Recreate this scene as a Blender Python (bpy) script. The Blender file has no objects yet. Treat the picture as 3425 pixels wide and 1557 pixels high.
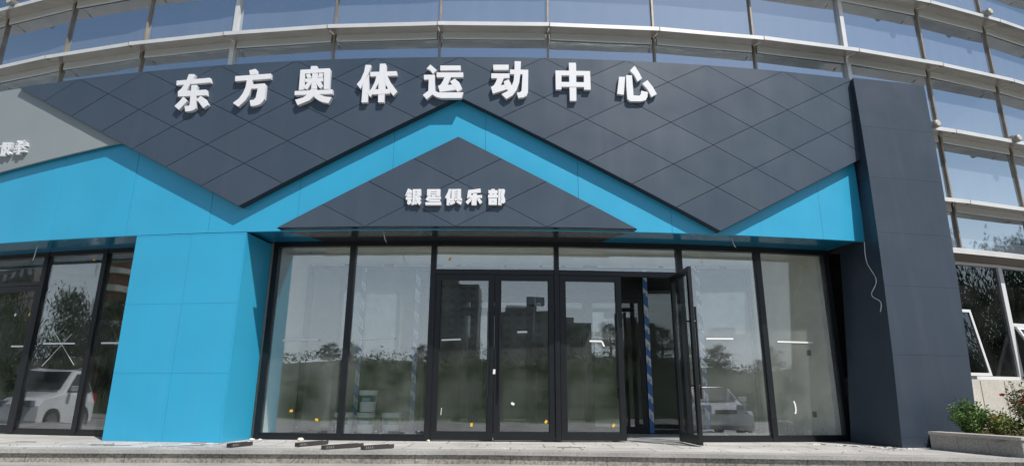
import bpy, bmesh, math, random
from math import sin, cos, radians as rad, pi
from mathutils import Vector as V, Matrix, noise

# ------------------------------------------------------------------ camera, sky, sun, exposure
S = bpy.context.scene
COL = S.collection
cam = bpy.data.cameras.new('camera'); cam.sensor_width = 36; cam.lens = 21.39
cam.clip_start = 0.05; cam.clip_end = 3000
co = bpy.data.objects.new('camera', cam); COL.objects.link(co)
EYE = 0.63
pit, rol = 0.2632, 0.0067
co.matrix_world = (Matrix.Translation((0, 0, EYE)) @ Matrix.Rotation(pi/2 + pit, 4, 'X') @ Matrix.Rotation(rol, 4, 'Z'))
S.camera = co
SUN_EL, SUN_AZ = 55.0, 38.0          # azimuth measured to the right of straight behind the viewer
to_sun = V((sin(rad(SUN_AZ))*cos(rad(SUN_EL)), -cos(rad(SUN_AZ))*cos(rad(SUN_EL)), sin(rad(SUN_EL))))
w = bpy.data.worlds.new('World'); S.world = w; w.use_nodes = True
nt = w.node_tree; bg = nt.nodes['Background']
sk = nt.nodes.new('ShaderNodeTexSky'); sk.sky_type = 'NISHITA'; sk.sun_disc = False
sk.sun_elevation = rad(SUN_EL); sk.sun_rotation = math.atan2(to_sun.x, to_sun.y)
sk.air_density = 1.0; sk.dust_density = 0.7; sk.ozone_density = 1.0
# pale summer haze low in the sky
tcw = nt.nodes.new('ShaderNodeTexCoord'); sp = nt.nodes.new('ShaderNodeSeparateXYZ'); nt.links.new(tcw.outputs['Generated'], sp.inputs[0])
hz = nt.nodes.new('ShaderNodeMapRange'); hz.interpolation_type = 'SMOOTHERSTEP'
hz.inputs['From Min'].default_value = -.02; hz.inputs['From Max'].default_value = .48; hz.inputs['To Min'].default_value = .9; hz.inputs['To Max'].default_value = 0
nt.links.new(sp.outputs['Z'], hz.inputs['Value'])
mxw = nt.nodes.new('ShaderNodeMix'); mxw.data_type = 'RGBA'; mxw.inputs['B'].default_value = (9.2, 10.2, 11.0, 1)
nt.links.new(hz.outputs[0], mxw.inputs['Factor']); nt.links.new(sk.outputs[0], mxw.inputs['A'])
nt.links.new(mxw.outputs['Result'], bg.inputs[0]); bg.inputs[1].default_value = 0.09
sl = bpy.data.lights.new('sun', 'SUN'); sl.energy = 4.6; sl.angle = rad(0.5); sl.color = (1, .965, .91)
so = bpy.data.objects.new('sun', sl); COL.objects.link(so)
so.rotation_euler = to_sun.to_track_quat('Z', 'Y').to_euler(); so.location = (30, -40, 60)
S.view_settings.view_transform = 'Standard'; S.view_settings.look = 'None'
S.view_settings.exposure = 0.2; S.view_settings.gamma = 1; S.view_settings.use_curve_mapping = False
try:
    S.cycles.max_bounces = 12; S.cycles.transparent_max_bounces = 24; S.cycles.glossy_bounces = 6
    S.cycles.sample_clamp_indirect = 6; S.cycles.caustics_reflective = False
except Exception: pass
random.seed(7)

# ------------------------------------------------------------------ materials
def mat(name, col, rough=.5, metal=0, spec=.5, noise_amt=0, noise_scale=8, bump=0, bump_scale=40, coat=0):
    m = bpy.data.materials.new(name); m.use_nodes = True
    n = m.node_tree; b = n.nodes['Principled BSDF']
    b.inputs['Base Color'].default_value = (*col, 1); b.inputs['Roughness'].default_value = rough
    b.inputs['Metallic'].default_value = metal; b.inputs['Specular IOR Level'].default_value = spec
    b.inputs['Coat Weight'].default_value = coat
    tc = n.nodes.new('ShaderNodeTexCoord')
    if noise_amt:
        nz = n.nodes.new('ShaderNodeTexNoise'); nz.inputs['Scale'].default_value = noise_scale; nz.inputs['Detail'].default_value = 6
        n.links.new(tc.outputs['Object'], nz.inputs['Vector'])
        rp = n.nodes.new('ShaderNodeMapRange'); rp.inputs['From Min'].default_value = .3; rp.inputs['From Max'].default_value = .7
        rp.inputs['To Min'].default_value = 1-noise_amt; rp.inputs['To Max'].default_value = 1+noise_amt
        n.links.new(nz.outputs['Fac'], rp.inputs['Value'])
        mx = n.nodes.new('ShaderNodeVectorMath'); mx.operation = 'SCALE'; mx.inputs[0].default_value = col
        n.links.new(rp.outputs[0], mx.inputs['Scale']); n.links.new(mx.outputs[0], b.inputs['Base Color'])
    if bump:
        nb = n.nodes.new('ShaderNodeTexNoise'); nb.inputs['Scale'].default_value = bump_scale; nb.inputs['Detail'].default_value = 4
        n.links.new(tc.outputs['Object'], nb.inputs['Vector'])
        bp_ = n.nodes.new('ShaderNodeBump'); bp_.inputs['Strength'].default_value = bump; bp_.inputs['Distance'].default_value = .02
        n.links.new(nb.outputs['Fac'], bp_.inputs['Height']); n.links.new(bp_.outputs[0], b.inputs['Normal'])
    return m

def panel(name, col, rough, spec, amt, dust=.045):
    """coated metal panel: cloudy tone, faint vertical dust runs, slight waviness in the sheen"""
    m = mat(name, col, rough, 0, spec, amt, 1.1); n = m.node_tree; b = n.nodes['Principled BSDF']
    tc = n.nodes['Texture Coordinate']; src = b.inputs['Base Color'].links[0].from_socket
    mp = n.nodes.new('ShaderNodeMapping'); mp.inputs['Scale'].default_value = (7, 7, .45); n.links.new(tc.outputs['Object'], mp.inputs[0])
    nz = n.nodes.new('ShaderNodeTexNoise'); nz.inputs['Scale'].default_value = 1; nz.inputs['Detail'].default_value = 6; nz.inputs['Roughness'].default_value = .65
    n.links.new(mp.outputs[0], nz.inputs['Vector'])
    rp = n.nodes.new('ShaderNodeMapRange'); rp.inputs['From Min'].default_value = .5; rp.inputs['From Max'].default_value = .85; rp.inputs['To Max'].default_value = dust
    n.links.new(nz.outputs['Fac'], rp.inputs['Value'])
    mx = n.nodes.new('ShaderNodeMix'); mx.data_type = 'RGBA'; mx.inputs['B'].default_value = (.34, .34, .32, 1)
    n.links.new(rp.outputs[0], mx.inputs['Factor']); n.links.new(src, mx.inputs['A']); n.links.new(mx.outputs['Result'], b.inputs['Base Color'])
    n2 = n.nodes.new('ShaderNodeTexNoise'); n2.inputs['Scale'].default_value = 2.2; n.links.new(tc.outputs['Object'], n2.inputs['Vector'])
    r2 = n.nodes.new('ShaderNodeMapRange'); r2.inputs['From Min'].default_value = .3; r2.inputs['From Max'].default_value = .7
    r2.inputs['To Min'].default_value = rough-.03; r2.inputs['To Max'].default_value = rough+.05; n.links.new(n2.outputs['Fac'], r2.inputs['Value']); n.links.new(r2.outputs[0], b.inputs['Roughness'])
    n3 = n.nodes.new('ShaderNodeTexNoise'); n3.inputs['Scale'].default_value = .9; n3.inputs['Detail'].default_value = 1; n.links.new(tc.outputs['Object'], n3.inputs['Vector'])
    bu = n.nodes.new('ShaderNodeBump'); bu.inputs['Strength'].default_value = .10; bu.inputs['Distance'].default_value = .03
    n.links.new(n3.outputs['Fac'], bu.inputs['Height']); n.links.new(bu.outputs[0], b.inputs['Normal'])
    return m

def stone(name, col, dark, speck_scale, brick=None, rough=.6):
    """speckled granite; brick = (slab width, slab height, joint) for joints in the slabs"""
    m = bpy.data.materials.new(name); m.use_nodes = True
    n = m.node_tree; b = n.nodes['Principled BSDF']; b.inputs['Roughness'].default_value = rough
    tc = n.nodes.new('ShaderNodeTexCoord')
    a = n.nodes.new('ShaderNodeTexNoise'); a.inputs['Scale'].default_value = speck_scale; a.inputs['Detail'].default_value = 5
    a2 = n.nodes.new('ShaderNodeTexNoise'); a2.inputs['Scale'].default_value = 1.3; a2.inputs['Detail'].default_value = 7
    n.links.new(tc.outputs['Object'], a.inputs['Vector']); n.links.new(tc.outputs['Object'], a2.inputs['Vector'])
    r = n.nodes.new('ShaderNodeValToRGB'); r.color_ramp.elements[0].color = (*dark, 1); r.color_ramp.elements[1].color = (*col, 1)
    r.color_ramp.elements[0].position = .38; r.color_ramp.elements[1].position = .58
    n.links.new(a.outputs['Fac'], r.inputs['Fac'])
    rp = n.nodes.new('ShaderNodeMapRange'); rp.inputs['From Min'].default_value = .3; rp.inputs['From Max'].default_value = .7
    rp.inputs['To Min'].default_value = .74; rp.inputs['To Max'].default_value = 1.12
    n.links.new(a2.outputs['Fac'], rp.inputs['Value'])
    mx = n.nodes.new('ShaderNodeVectorMath'); mx.operation = 'SCALE'
    n.links.new(r.outputs[0], mx.inputs[0]); n.links.new(rp.outputs[0], mx.inputs['Scale'])
    out = mx.outputs[0]
    if brick:
        bt = n.nodes.new('ShaderNodeTexBrick'); bt.offset = .5
        bt.inputs['Scale'].default_value = 1; bt.inputs['Brick Width'].default_value = brick[0]; bt.inputs['Row Height'].default_value = brick[1]
        bt.inputs['Mortar Size'].default_value = brick[2]; bt.inputs['Mortar Smooth'].default_value = 0
        bt.inputs['Color1'].default_value = (1, 1, 1, 1); bt.inputs['Color2'].default_value = (.9, .9, .9, 1); bt.inputs['Mortar'].default_value = (.45, .45, .45, 1)
        n.links.new(tc.outputs['Object'], bt.inputs['Vector'])
        mm = n.nodes.new('ShaderNodeVectorMath'); mm.operation = 'MULTIPLY'
        n.links.new(out, mm.inputs[0]); n.links.new(bt.outputs['Color'], mm.inputs[1]); out = mm.outputs[0]
    n.links.new(out, b.inputs['Base Color'])
    bm_ = n.nodes.new('ShaderNodeBump'); bm_.inputs['Strength'].default_value = .25; bm_.inputs['Distance'].default_value = .004
    n.links.new(a.outputs['Fac'], bm_.inputs['Height']); n.links.new(bm_.outputs[0], b.inputs['Normal'])
    return m

def glass(name, ior=1.9, tint=(.972, .99, .976), dust=.04):
    m = bpy.data.materials.new(name); m.use_nodes = True
    n = m.node_tree; n.nodes.remove(n.nodes['Principled BSDF']); out = n.nodes['Material Output']
    t = n.nodes.new('ShaderNodeBsdfTransparent'); t.inputs[0].default_value = (*tint, 1)
    g = n.nodes.new('ShaderNodeBsdfGlossy'); g.inputs['Roughness'].default_value = .0; g.inputs[0].default_value = (.94, .97, 1, 1)
    f = n.nodes.new('ShaderNodeFresnel')
    ge = n.nodes.new('ShaderNodeNewGeometry'); im = n.nodes.new('ShaderNodeMapRange')      # same reflectance from both sides of the thin pane
    im.inputs['To Min'].default_value = ior; im.inputs['To Max'].default_value = 1/ior
    n.links.new(ge.outputs['Backfacing'], im.inputs['Value']); n.links.new(im.outputs[0], f.inputs[0])
    mx = n.nodes.new('ShaderNodeMixShader')
    d = n.nodes.new('ShaderNodeBsdfDiffuse'); d.inputs[0].default_value = (.5, .52, .5, 1)
    tw = n.nodes.new('ShaderNodeTexCoord'); nw = n.nodes.new('ShaderNodeTexNoise'); nw.inputs['Scale'].default_value = 1.3; nw.inputs['Detail'].default_value = 1
    n.links.new(tw.outputs['Object'], nw.inputs['Vector'])       # slow waviness of float glass
    bw = n.nodes.new('ShaderNodeBump'); bw.inputs['Strength'].default_value = .12; bw.inputs['Distance'].default_value = .012
    n.links.new(nw.outputs['Fac'], bw.inputs['Height']); n.links.new(bw.outputs[0], g.inputs['Normal'])
    tc = n.nodes.new('ShaderNodeTexCoord'); nz = n.nodes.new('ShaderNodeTexNoise'); nz.inputs['Scale'].default_value = 1.6; nz.inputs['Detail'].default_value = 8
    n.links.new(tc.outputs['Object'], nz.inputs['Vector'])
    rp = n.nodes.new('ShaderNodeMapRange'); rp.inputs['From Min'].default_value = .35; rp.inputs['From Max'].default_value = .75
    rp.inputs['To Min'].default_value = 0; rp.inputs['To Max'].default_value = dust*2
    n.links.new(nz.outputs['Fac'], rp.inputs['Value'])
    m2 = n.nodes.new('ShaderNodeMixShader')
    n.links.new(rp.outputs[0], m2.inputs[0]); n.links.new(t.outputs[0], m2.inputs[1]); n.links.new(d.outputs[0], m2.inputs[2])
    n.links.new(f.outputs[0], mx.inputs[0]); n.links.new(m2.outputs[0], mx.inputs[1]); n.links.new(g.outputs[0], mx.inputs[2])
    n.links.new(mx.outputs[0], out.inputs[0])
    return m

def mirror_glass(name):
    """dusty reflective blue curtain-wall glass: mirror coat over a dull blue body, with faint rain streaks"""
    m = bpy.data.materials.new(name); m.use_nodes = True
    n = m.node_tree; n.nodes.remove(n.nodes['Principled BSDF']); out = n.nodes['Material Output']
    g = n.nodes.new('ShaderNodeBsdfGlossy'); g.inputs['Roughness'].default_value = .03; g.inputs[0].default_value = (.80, .89, .94, 1)
    d = n.nodes.new('ShaderNodeBsdfDiffuse')
    tc = n.nodes.new('ShaderNodeTexCoord'); mp = n.nodes.new('ShaderNodeMapping'); mp.inputs['Scale'].default_value = (9, 9, .5)
    nz = n.nodes.new('ShaderNodeTexNoise'); nz.inputs['Scale'].default_value = 1; nz.inputs['Detail'].default_value = 5
    n.links.new(tc.outputs['Object'], mp.inputs[0]); n.links.new(mp.outputs[0], nz.inputs['Vector'])
    r = n.nodes.new('ShaderNodeValToRGB'); r.color_ramp.elements[0].color = (.17, .205, .25, 1); r.color_ramp.elements[1].color = (.21, .245, .29, 1)
    r.color_ramp.elements[0].position = .3; r.color_ramp.elements[1].position = .7
    n.links.new(nz.outputs['Fac'], r.inputs['Fac']); n.links.new(r.outputs[0], d.inputs[0])
    nb = n.nodes.new('ShaderNodeTexNoise'); nb.inputs['Scale'].default_value = .7
    n.links.new(tc.outputs['Object'], nb.inputs['Vector'])
    bu = n.nodes.new('ShaderNodeBump'); bu.inputs['Strength'].default_value = .08; bu.inputs['Distance'].default_value = .02
    n.links.new(nb.outputs['Fac'], bu.inputs['Height']); n.links.new(bu.outputs[0], g.inputs['Normal'])
    mx = n.nodes.new('ShaderNodeMixShader'); mx.inputs[0].default_value = .60
    n.links.new(d.outputs[0], mx.inputs[1]); n.links.new(g.outputs[0], mx.inputs[2]); n.links.new(mx.outputs[0], out.inputs[0])
    return m

M = dict(
    dark=panel('slate_metal_panel', (.045, .065, .093), .40, .5, .06),
    pillar=panel('slate_pillar_panel', (.034, .048, .068), .40, .5, .08),
    groove=mat('joint_black', (.008, .01, .013), .8),
    board=mat('board_edge', (.022, .03, .04), .6),
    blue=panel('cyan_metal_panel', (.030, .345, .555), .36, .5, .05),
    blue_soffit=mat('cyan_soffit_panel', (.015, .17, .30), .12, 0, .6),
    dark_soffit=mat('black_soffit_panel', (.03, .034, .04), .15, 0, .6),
    grey=mat('grey_metal_panel', (.25, .285, .29), .5, 0, .4, .05, .8),
    white=mat('white_letter_acrylic', (.74, .74, .755), .35, 0, .5),
    letterside=mat('white_letter_return', (.64, .65, .67), .4),
    frame=mat('black_aluminium', (.009, .0105, .013), .35, 0, .4, .15, 6),
    handle=mat('black_handle', (.01, .011, .013), .3),
    silver=mat('white_aluminium', (.70, .69, .67), .35, .25, .5, .06, 3),
    soffit_brown=mat('brown_soffit', (.20, .175, .155), .6),
    under=mat('brushed_soffit', (.60, .56, .52), .18, .5, .5, .1, 3, .5, 3.0),
    mull=mat('tan_mullion', (.30, .25, .20), .45, .3, .5, .3, 4),
    cover=mat('grey_head_cover', (.72, .74, .74), .4, .0),
    lid=mat('bounce_lid', (.55, .56, .56), .35, .3),  # bright finish chosen to bounce light up under the bands
    slot=mat('track_slot', (.24, .245, .25), .6),
    dark2=panel('slate_metal_panel_b', (.048, .069, .097), .41, .5, .06), dark3=panel('slate_metal_panel_c', (.042, .062, .089), .39, .5, .06),
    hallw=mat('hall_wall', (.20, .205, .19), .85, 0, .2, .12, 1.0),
    joint=mat('band_joint', (.30, .26, .2), .7),
    cglass=mirror_glass('curtain_wall_glass'),
    glass=glass('storefront_glass', 2.1),
    glass_dusty=glass('dusty_storefront_glass', 2.35, (.975, .99, .98), .07),
    glass_clear=glass('clear_storefront_glass', 1.7, (.985, .995, .985), .08),
    glass_in=glass('inner_screen_glass', 1.8),
    glass_dk=glass('window_glass', 2.1, (.35, .4, .4), .02),
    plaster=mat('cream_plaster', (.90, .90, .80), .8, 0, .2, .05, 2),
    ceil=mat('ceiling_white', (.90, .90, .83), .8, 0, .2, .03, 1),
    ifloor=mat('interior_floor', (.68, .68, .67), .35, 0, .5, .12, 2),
    dim=mat('dim_interior', (.16, .165, .15), .85, 0, .2, .2, 1.5),  # dark tone stands in for the shade of the unlit rooms
    film_b=mat('protective_film_blue', (.05, .16, .42), .4), film_w=mat('protective_film_white', (.62, .66, .72), .4),
    film_l=mat('protective_film_pale', (.36, .42, .52), .4),
    tape=mat('white_tape', (.75, .76, .74), .6), yellow=mat('yellow_tag', (.72, .43, .03), .5), wtag=mat('white_tag', (.8, .8, .8), .5),
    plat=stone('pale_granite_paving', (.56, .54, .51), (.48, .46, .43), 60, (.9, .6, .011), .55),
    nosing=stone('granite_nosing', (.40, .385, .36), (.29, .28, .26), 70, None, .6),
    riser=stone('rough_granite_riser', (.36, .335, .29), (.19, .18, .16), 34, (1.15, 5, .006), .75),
    plinth=stone('pale_stone_plinth', (.60, .565, .50), (.53, .50, .44), 30, None, .6),
    planter=stone('planter_granite', (.38, .36, .325), (.27, .255, .23), 45, None, .7),
    coping=stone('planter_coping', (.47, .44, .395), (.36, .34, .31), 45, None, .7),
    soil=mat('soil', (.11, .075, .045), .95, 0, .1, .4, 20, .8, 30),
    pave=stone('plaza_paving', (.34, .33, .31), (.26, .25, .24), 20, (1.2, .6, .01), .75),
    hill=mat('weedy_slope', (.024, .040, .013), .95, 0, .1, .55, .5, .8, 3),
    grass=mat('field_grass', (.07, .105, .03), .95, 0, .1, .5, .35, .6, 6),
    bucket=mat('white_plastic', (.70, .73, .72), .4), label=mat('teal_label', (.02, .09, .10), .5), label2=mat('pale_teal_patch', (.20, .38, .40), .5),
    track=mat('dark_steel_track', (.06, .056, .058), .45, .3), wire=mat('white_cable', (.75, .75, .72), .5), copper=mat('bare_wire_end', (.08, .05, .03), .5),
    scrap=mat('offcut_grey', (.16, .155, .15), .6), scrap_w=mat('offcut_white', (.7, .68, .64), .6), scrap_r=mat('offcut_red', (.45, .05, .05), .6),
    foam=mat('foam_crumb', (.78, .74, .58), .8),
    wframe=mat('white_window_frame', (.62, .63, .63), .4),
    leaf=mat('leaf_green', (.11, .20, .05), .6, 0, .3, .45, 3), leaf_y=mat('leaf_yellow_green', (.19, .23, .065), .6, 0, .3, .4, 4), leaf_d=mat('leaf_olive', (.125, .145, .055), .6, 0, .3, .4, 4),
    stem=mat('stem_brown', (.09, .06, .035), .8), rose=mat('rose_red', (.60, .03, .06), .55, 0, .3, .3, 30), rose_d=mat('rose_faded', (.22, .06, .05), .7, 0, .2, .3, 30),
    marigold=mat('marigold_yellow', (.75, .36, .02), .6), bark=mat('bark', (.09, .07, .05), .9, 0, .2, .3, 6, .8, 20),
    treeleaf=mat('tree_foliage', (.045, .085, .022), .7, 0, .25, .5, .7),
    carpaint=mat('white_car_paint', (.86, .87, .88), .2, 0, .5, 0, 1, 0, 1, .8), carglass=mat('car_glass', (.012, .014, .016), .06, 0, .6), rubber=mat('tyre_rubber', (.02, .02, .02), .8),
    chrome=mat('car_chrome', (.6, .6, .62), .15, 1), lamp=mat('lamp_lens', (.22, .27, .33), .08, 0, .6), redlens=mat('red_lens', (.35, .02, .02), .2),
    tower1=mat('tower_concrete', (.22, .21, .20), .85, 0, .2, .1, .1), tower2=mat('tower_brick', (.26, .13, .07), .85, 0, .2, .1, .2), tglass=mat('tower_window', (.03, .04, .05), .1), tbal=mat('tower_balcony', (.55, .54, .52), .7),
    steel=mat('galvanised_steel', (.38, .39, .40), .45, .6),
    lampbody=mat('lamp_beige', (.52, .48, .38), .45), lampring=mat('lamp_grey', (.24, .23, .22), .4, .5),
)

# ------------------------------------------------------------------ object helpers
CX, CY = -0.4136, 39.8916            # axis of the round building
SREF = 31.0
def cp(s, R, z):
    p = s/SREF; return V((CX + R*sin(p), CY - R*cos(p), z))
def nrm(s): p = s/SREF; return V((sin(p), -cos(p), 0))
def tan_(s): p = s/SREF; return V((cos(p), sin(p), 0))
def ph(p): return p*SREF

def tag(o, label=None, cat=None, group=None, kind=None):
    if label: o['label'] = label
    if cat: o['category'] = cat
    if group: o['group'] = group
    if kind: o['kind'] = kind
    return o

def thing(name, loc, label, cat, group=None):
    o = bpy.data.objects.new(name, None); COL.objects.link(o); o.location = loc; o.empty_display_size = .2
    return tag(o, label, cat, group)

def wloc(o):
    p = V(o.location); q = o.parent
    while q: p += q.location; q = q.parent
    return p

class MB:
    def __init__(s): s.bm = bmesh.new()
    def face(s, pts, mi=0):
        f = s.bm.faces.new([s.bm.verts.new(p) for p in pts]); f.material_index = mi; return f
    def hexa(s, P, mi=0):
        """P: 8 points, bottom 4 then top 4, counter-clockwise from above"""
        v = [s.bm.verts.new(p) for p in P]
        for q in ((3, 2, 1, 0), (4, 5, 6, 7), (0, 1, 5, 4), (1, 2, 6, 5), (2, 3, 7, 6), (3, 0, 4, 7)):
            s.bm.faces.new([v[i] for i in q]).material_index = mi
    def box(s, x0, x1, y0, y1, z0, z1, mi=0):
        s.hexa([V(p) for p in ((x0, y0, z0), (x1, y0, z0), (x1, y1, z0), (x0, y1, z0), (x0, y0, z1), (x1, y0, z1), (x1, y1, z1), (x0, y1, z1))], mi)
    def obox(s, c, ax, ay, az, hx, hy, hz, mi=0):
        c = V(c); ax, ay, az = V(ax)*hx, V(ay)*hy, V(az)*hz
        s.hexa([c-ax-ay-az, c+ax-ay-az, c+ax+ay-az, c-ax+ay-az, c-ax-ay+az, c+ax-ay+az, c+ax+ay+az, c-ax+ay+az], mi)
    def cbox(s, s0, s1, R0, R1, z0, z1, step=.45, mi=0):
        """box bent along the cylinder; R0 inner, R1 outer"""
        n = max(1, int(math.ceil((s1-s0)/step)))
        ring = []
        for i in range(n+1):
            q = s0+(s1-s0)*i/n
            ring.append([s.bm.verts.new(cp(q, r, z)) for r, z in ((R1, z0), (R1, z1), (R0, z1), (R0, z0))])
        for a, b in zip(ring, ring[1:]):
            for k in range(4):
                s.bm.faces.new((a[k], b[k], b[(k+1) % 4], a[(k+1) % 4])).material_index = mi
        s.bm.faces.new(ring[0]).material_index = mi; s.bm.faces.new(ring[-1][::-1]).material_index = mi
    def sbox(s, s0, s1, R0, R1, z0, z1, mi=0):
        """straight box between two stations on the cylinder"""
        s.hexa([cp(s0, R1, z0), cp(s1, R1, z0), cp(s1, R0, z0), cp(s0, R0, z0), cp(s0, R1, z1), cp(s1, R1, z1), cp(s1, R0, z1), cp(s0, R0, z1)], mi)
    def cprism(s, poly, R0, R1, step=.45, mi=0, side_mi=None, tilt=(0, 0)):
        """polygon in (s, z) made into a curved slab between radii R0 and R1"""
        b = bmesh.new()
        f = b.faces.new([b.verts.new((p[0], 0, p[1])) for p in poly])
        lo = min(p[0] for p in poly); hi = max(p[0] for p in poly)
        x = math.ceil((lo+1e-4)/step)*step
        while x < hi-1e-4:
            bmesh.ops.bisect_plane(b, geom=list(b.verts)+list(b.edges)+list(b.faces), plane_co=(x, 0, 0), plane_no=(1, 0, 0)); x += step
        mx_ = sum(p[0] for p in poly)/len(poly); mz_ = sum(p[1] for p in poly)/len(poly)
        fr = {v: s.bm.verts.new(cp(v.co.x, R1+tilt[0]*(v.co.x-mx_)+tilt[1]*(v.co.z-mz_), v.co.z)) for v in b.verts}
        bk = {v: s.bm.verts.new(cp(v.co.x, R0, v.co.z)) for v in b.verts}
        for f in b.faces:
            s.bm.faces.new([fr[v] for v in f.verts]).material_index = mi
            s.bm.faces.new([bk[v] for v in f.verts][::-1]).material_index = mi
        for e in b.edges:
            if len(e.link_faces) == 1:
                a, c = e.verts
                s.bm.faces.new((fr[a], fr[c], bk[c], bk[a])).material_index = mi if side_mi is None else side_mi
        b.free()
    def tube(s, pts, r, seg=8, mi=0, caps=True, radii=None):
        pts = [V(p) for p in pts]; rings = []
        for i, p in enumerate(pts):
            d = (pts[min(i+1, len(pts)-1)]-pts[max(i-1, 0)]).normalized()
            up = V((0, 0, 1)) if abs(d.z) < .9 else V((1, 0, 0))
            a = d.cross(up).normalized(); c = d.cross(a)
            rr = radii[i] if radii else r
            rings.append([s.bm.verts.new(p+(a*cos(2*pi*k/seg)+c*sin(2*pi*k/seg))*rr) for k in range(seg)])
        for a, c in zip(rings, rings[1:]):
            for k in range(seg):
                s.bm.faces.new((a[k], a[(k+1) % seg], c[(k+1) % seg], c[k])).material_index = mi
        if caps:
            s.bm.faces.new(rings[0][::-1]).material_index = mi; s.bm.faces.new(rings[-1]).material_index = mi
    def lathe(s, prof, c, seg=24, mi=0):
        c = V(c); rings = [[s.bm.verts.new(c+V((r*cos(2*pi*k/seg), r*sin(2*pi*k/seg), z))) for k in range(seg)] for r, z in prof]
        for a, b in zip(rings, rings[1:]):
            for k in range(seg):
                s.bm.faces.new((a[k], a[(k+1) % seg], b[(k+1) % seg], b[k])).material_index = mi
        s.bm.faces.new(rings[0][::-1]).material_index = mi; s.bm.faces.new(rings[-1]).material_index = mi
    def build(s, name, m, parent=None, smooth=False, bevel=0, loc=None, recalc=True):
        if recalc: bmesh.ops.recalc_face_normals(s.bm, faces=s.bm.faces)
        off = V(loc) if loc is not None else V((0, 0, 0))
        base = wloc(parent) if parent else V((0, 0, 0))
        bmesh.ops.translate(s.bm, verts=s.bm.verts, vec=-(base+off) if parent else -off)
        me = bpy.data.meshes.new(name); s.bm.to_mesh(me); s.bm.free()
        for k in (m if isinstance(m, (list, tuple)) else [m]): me.materials.append(M[k] if isinstance(k, str) else k)
        if smooth:
            for p in me.polygons: p.use_smooth = True
        o = bpy.data.objects.new(name, me); COL.objects.link(o)
        if parent: o.parent = parent
        o.location = off if (parent is None or loc is not None) else (0, 0, 0)
        if bevel:
            bv = o.modifiers.new('bevel', 'BEVEL'); bv.width = bevel; bv.segments = 2; bv.limit_method = 'ANGLE'; bv.angle_limit = rad(40)
        return o

def dup(o, parent=None):
    """copy a thing with its parts and sub-parts"""
    c = o.copy(); COL.objects.link(c)
    if parent: c.parent = parent
    for ch in list(o.children): dup(ch, c)
    return c

# ------------------------------------------------------------------ ground, platform and steps
def sheet(name, pts, z, m):
    b = MB(); b.face([(x, y, z) for x, y in pts]); return tag(b.build(name, m, recalc=False), kind='structure')
GZ = -0.45
sheet('ground', [(-700, -700), (700, -700), (700, 700), (-700, 700)], GZ-.012, 'grass')
sheet('plaza', [(-70, -9), (80, -9), (80, 30), (-70, 30)], GZ-.004, 'pave')
EDGE = [(-12.5, 7.58), (-6.05, 7.63), (-.2, 7.79), (4.18, 7.41), (5.86, 7.33)]
def edge_strip(b, off, z0, z1, back, mi=0):
    for (xa, ya), (xb, yb) in zip(EDGE, EDGE[1:]):
        b.hexa([V((xa, ya-off, z0)), V((xb, yb-off, z0)), V((xb, yb+back, z0)), V((xa, ya+back, z0)),
                V((xa, ya-off, z1)), V((xb, yb-off, z1)), V((xb, yb+back, z1)), V((xa, ya+back, z1))], mi)
b = MB()
b.face([(x, y+.32, -.002) for x, y in EDGE]+[(5.86, 16, -.002), (-12.5, 16, -.002)])
tag(b.build('platform', 'plat'), kind='structure')
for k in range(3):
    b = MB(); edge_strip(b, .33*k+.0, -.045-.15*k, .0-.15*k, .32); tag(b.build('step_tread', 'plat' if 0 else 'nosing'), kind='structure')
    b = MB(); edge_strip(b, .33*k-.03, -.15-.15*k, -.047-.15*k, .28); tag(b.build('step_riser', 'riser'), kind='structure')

# ------------------------------------------------------------------ the round building: curtain wall, bands, plinth, interior
BLD = thing('sports_building', (0, 12, 0), 'round building with a curved blue glass curtain wall and silver bands', 'building')
RG, RF = 30.44, 30.795
PF, PW = -.0288, .0623
LV = [3.27, 4.08, 5.45, 6.82, 8.19, 9.56, 10.93]
mphi = lambda n: PF+PW*n
NMIN, NMAX = -8, 9
for i in range(len(LV)-1):
    for n in range(NMIN, NMAX):
        if LV[i+1] < 5.5 and mphi(n+1) < .2: continue
        a, c = ph(mphi(n)), ph(mphi(n+1))
        b = MB(); z0, z1 = LV[i]+.005, LV[i+1]-.0
        tilt = random.uniform(-.006, .006); t2 = random.uniform(-.006, .006)
        b.hexa([cp(a, RG+tilt, z0), cp(c, RG+t2, z0), cp(c, RG-.03, z0), cp(a, RG-.03, z0), cp(a, RG-tilt, z1), cp(c, RG-t2, z1), cp(c, RG-.03, z1), cp(a, RG-.03, z1)])
        b.build('glass_pane', 'cglass', BLD)
for n in range(NMIN, NMAX+1):
    wide = n in (-2, 4)
    z0 = 3.27 if mphi(n) > .2 else 5.3
    b = MB(); hw = .042 if wide else .016
    b.obox(cp(ph(mphi(n)), RG+.02, (z0+10.9)/2), tan_(ph(mphi(n))), nrm(ph(mphi(n))), (0, 0, 1), hw,   .05 if wide else .025, (10.9-z0)/2)
    b.build('mullion', 'silver' if wide else 'mull', BLD)
rnd = random.Random(3)
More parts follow.
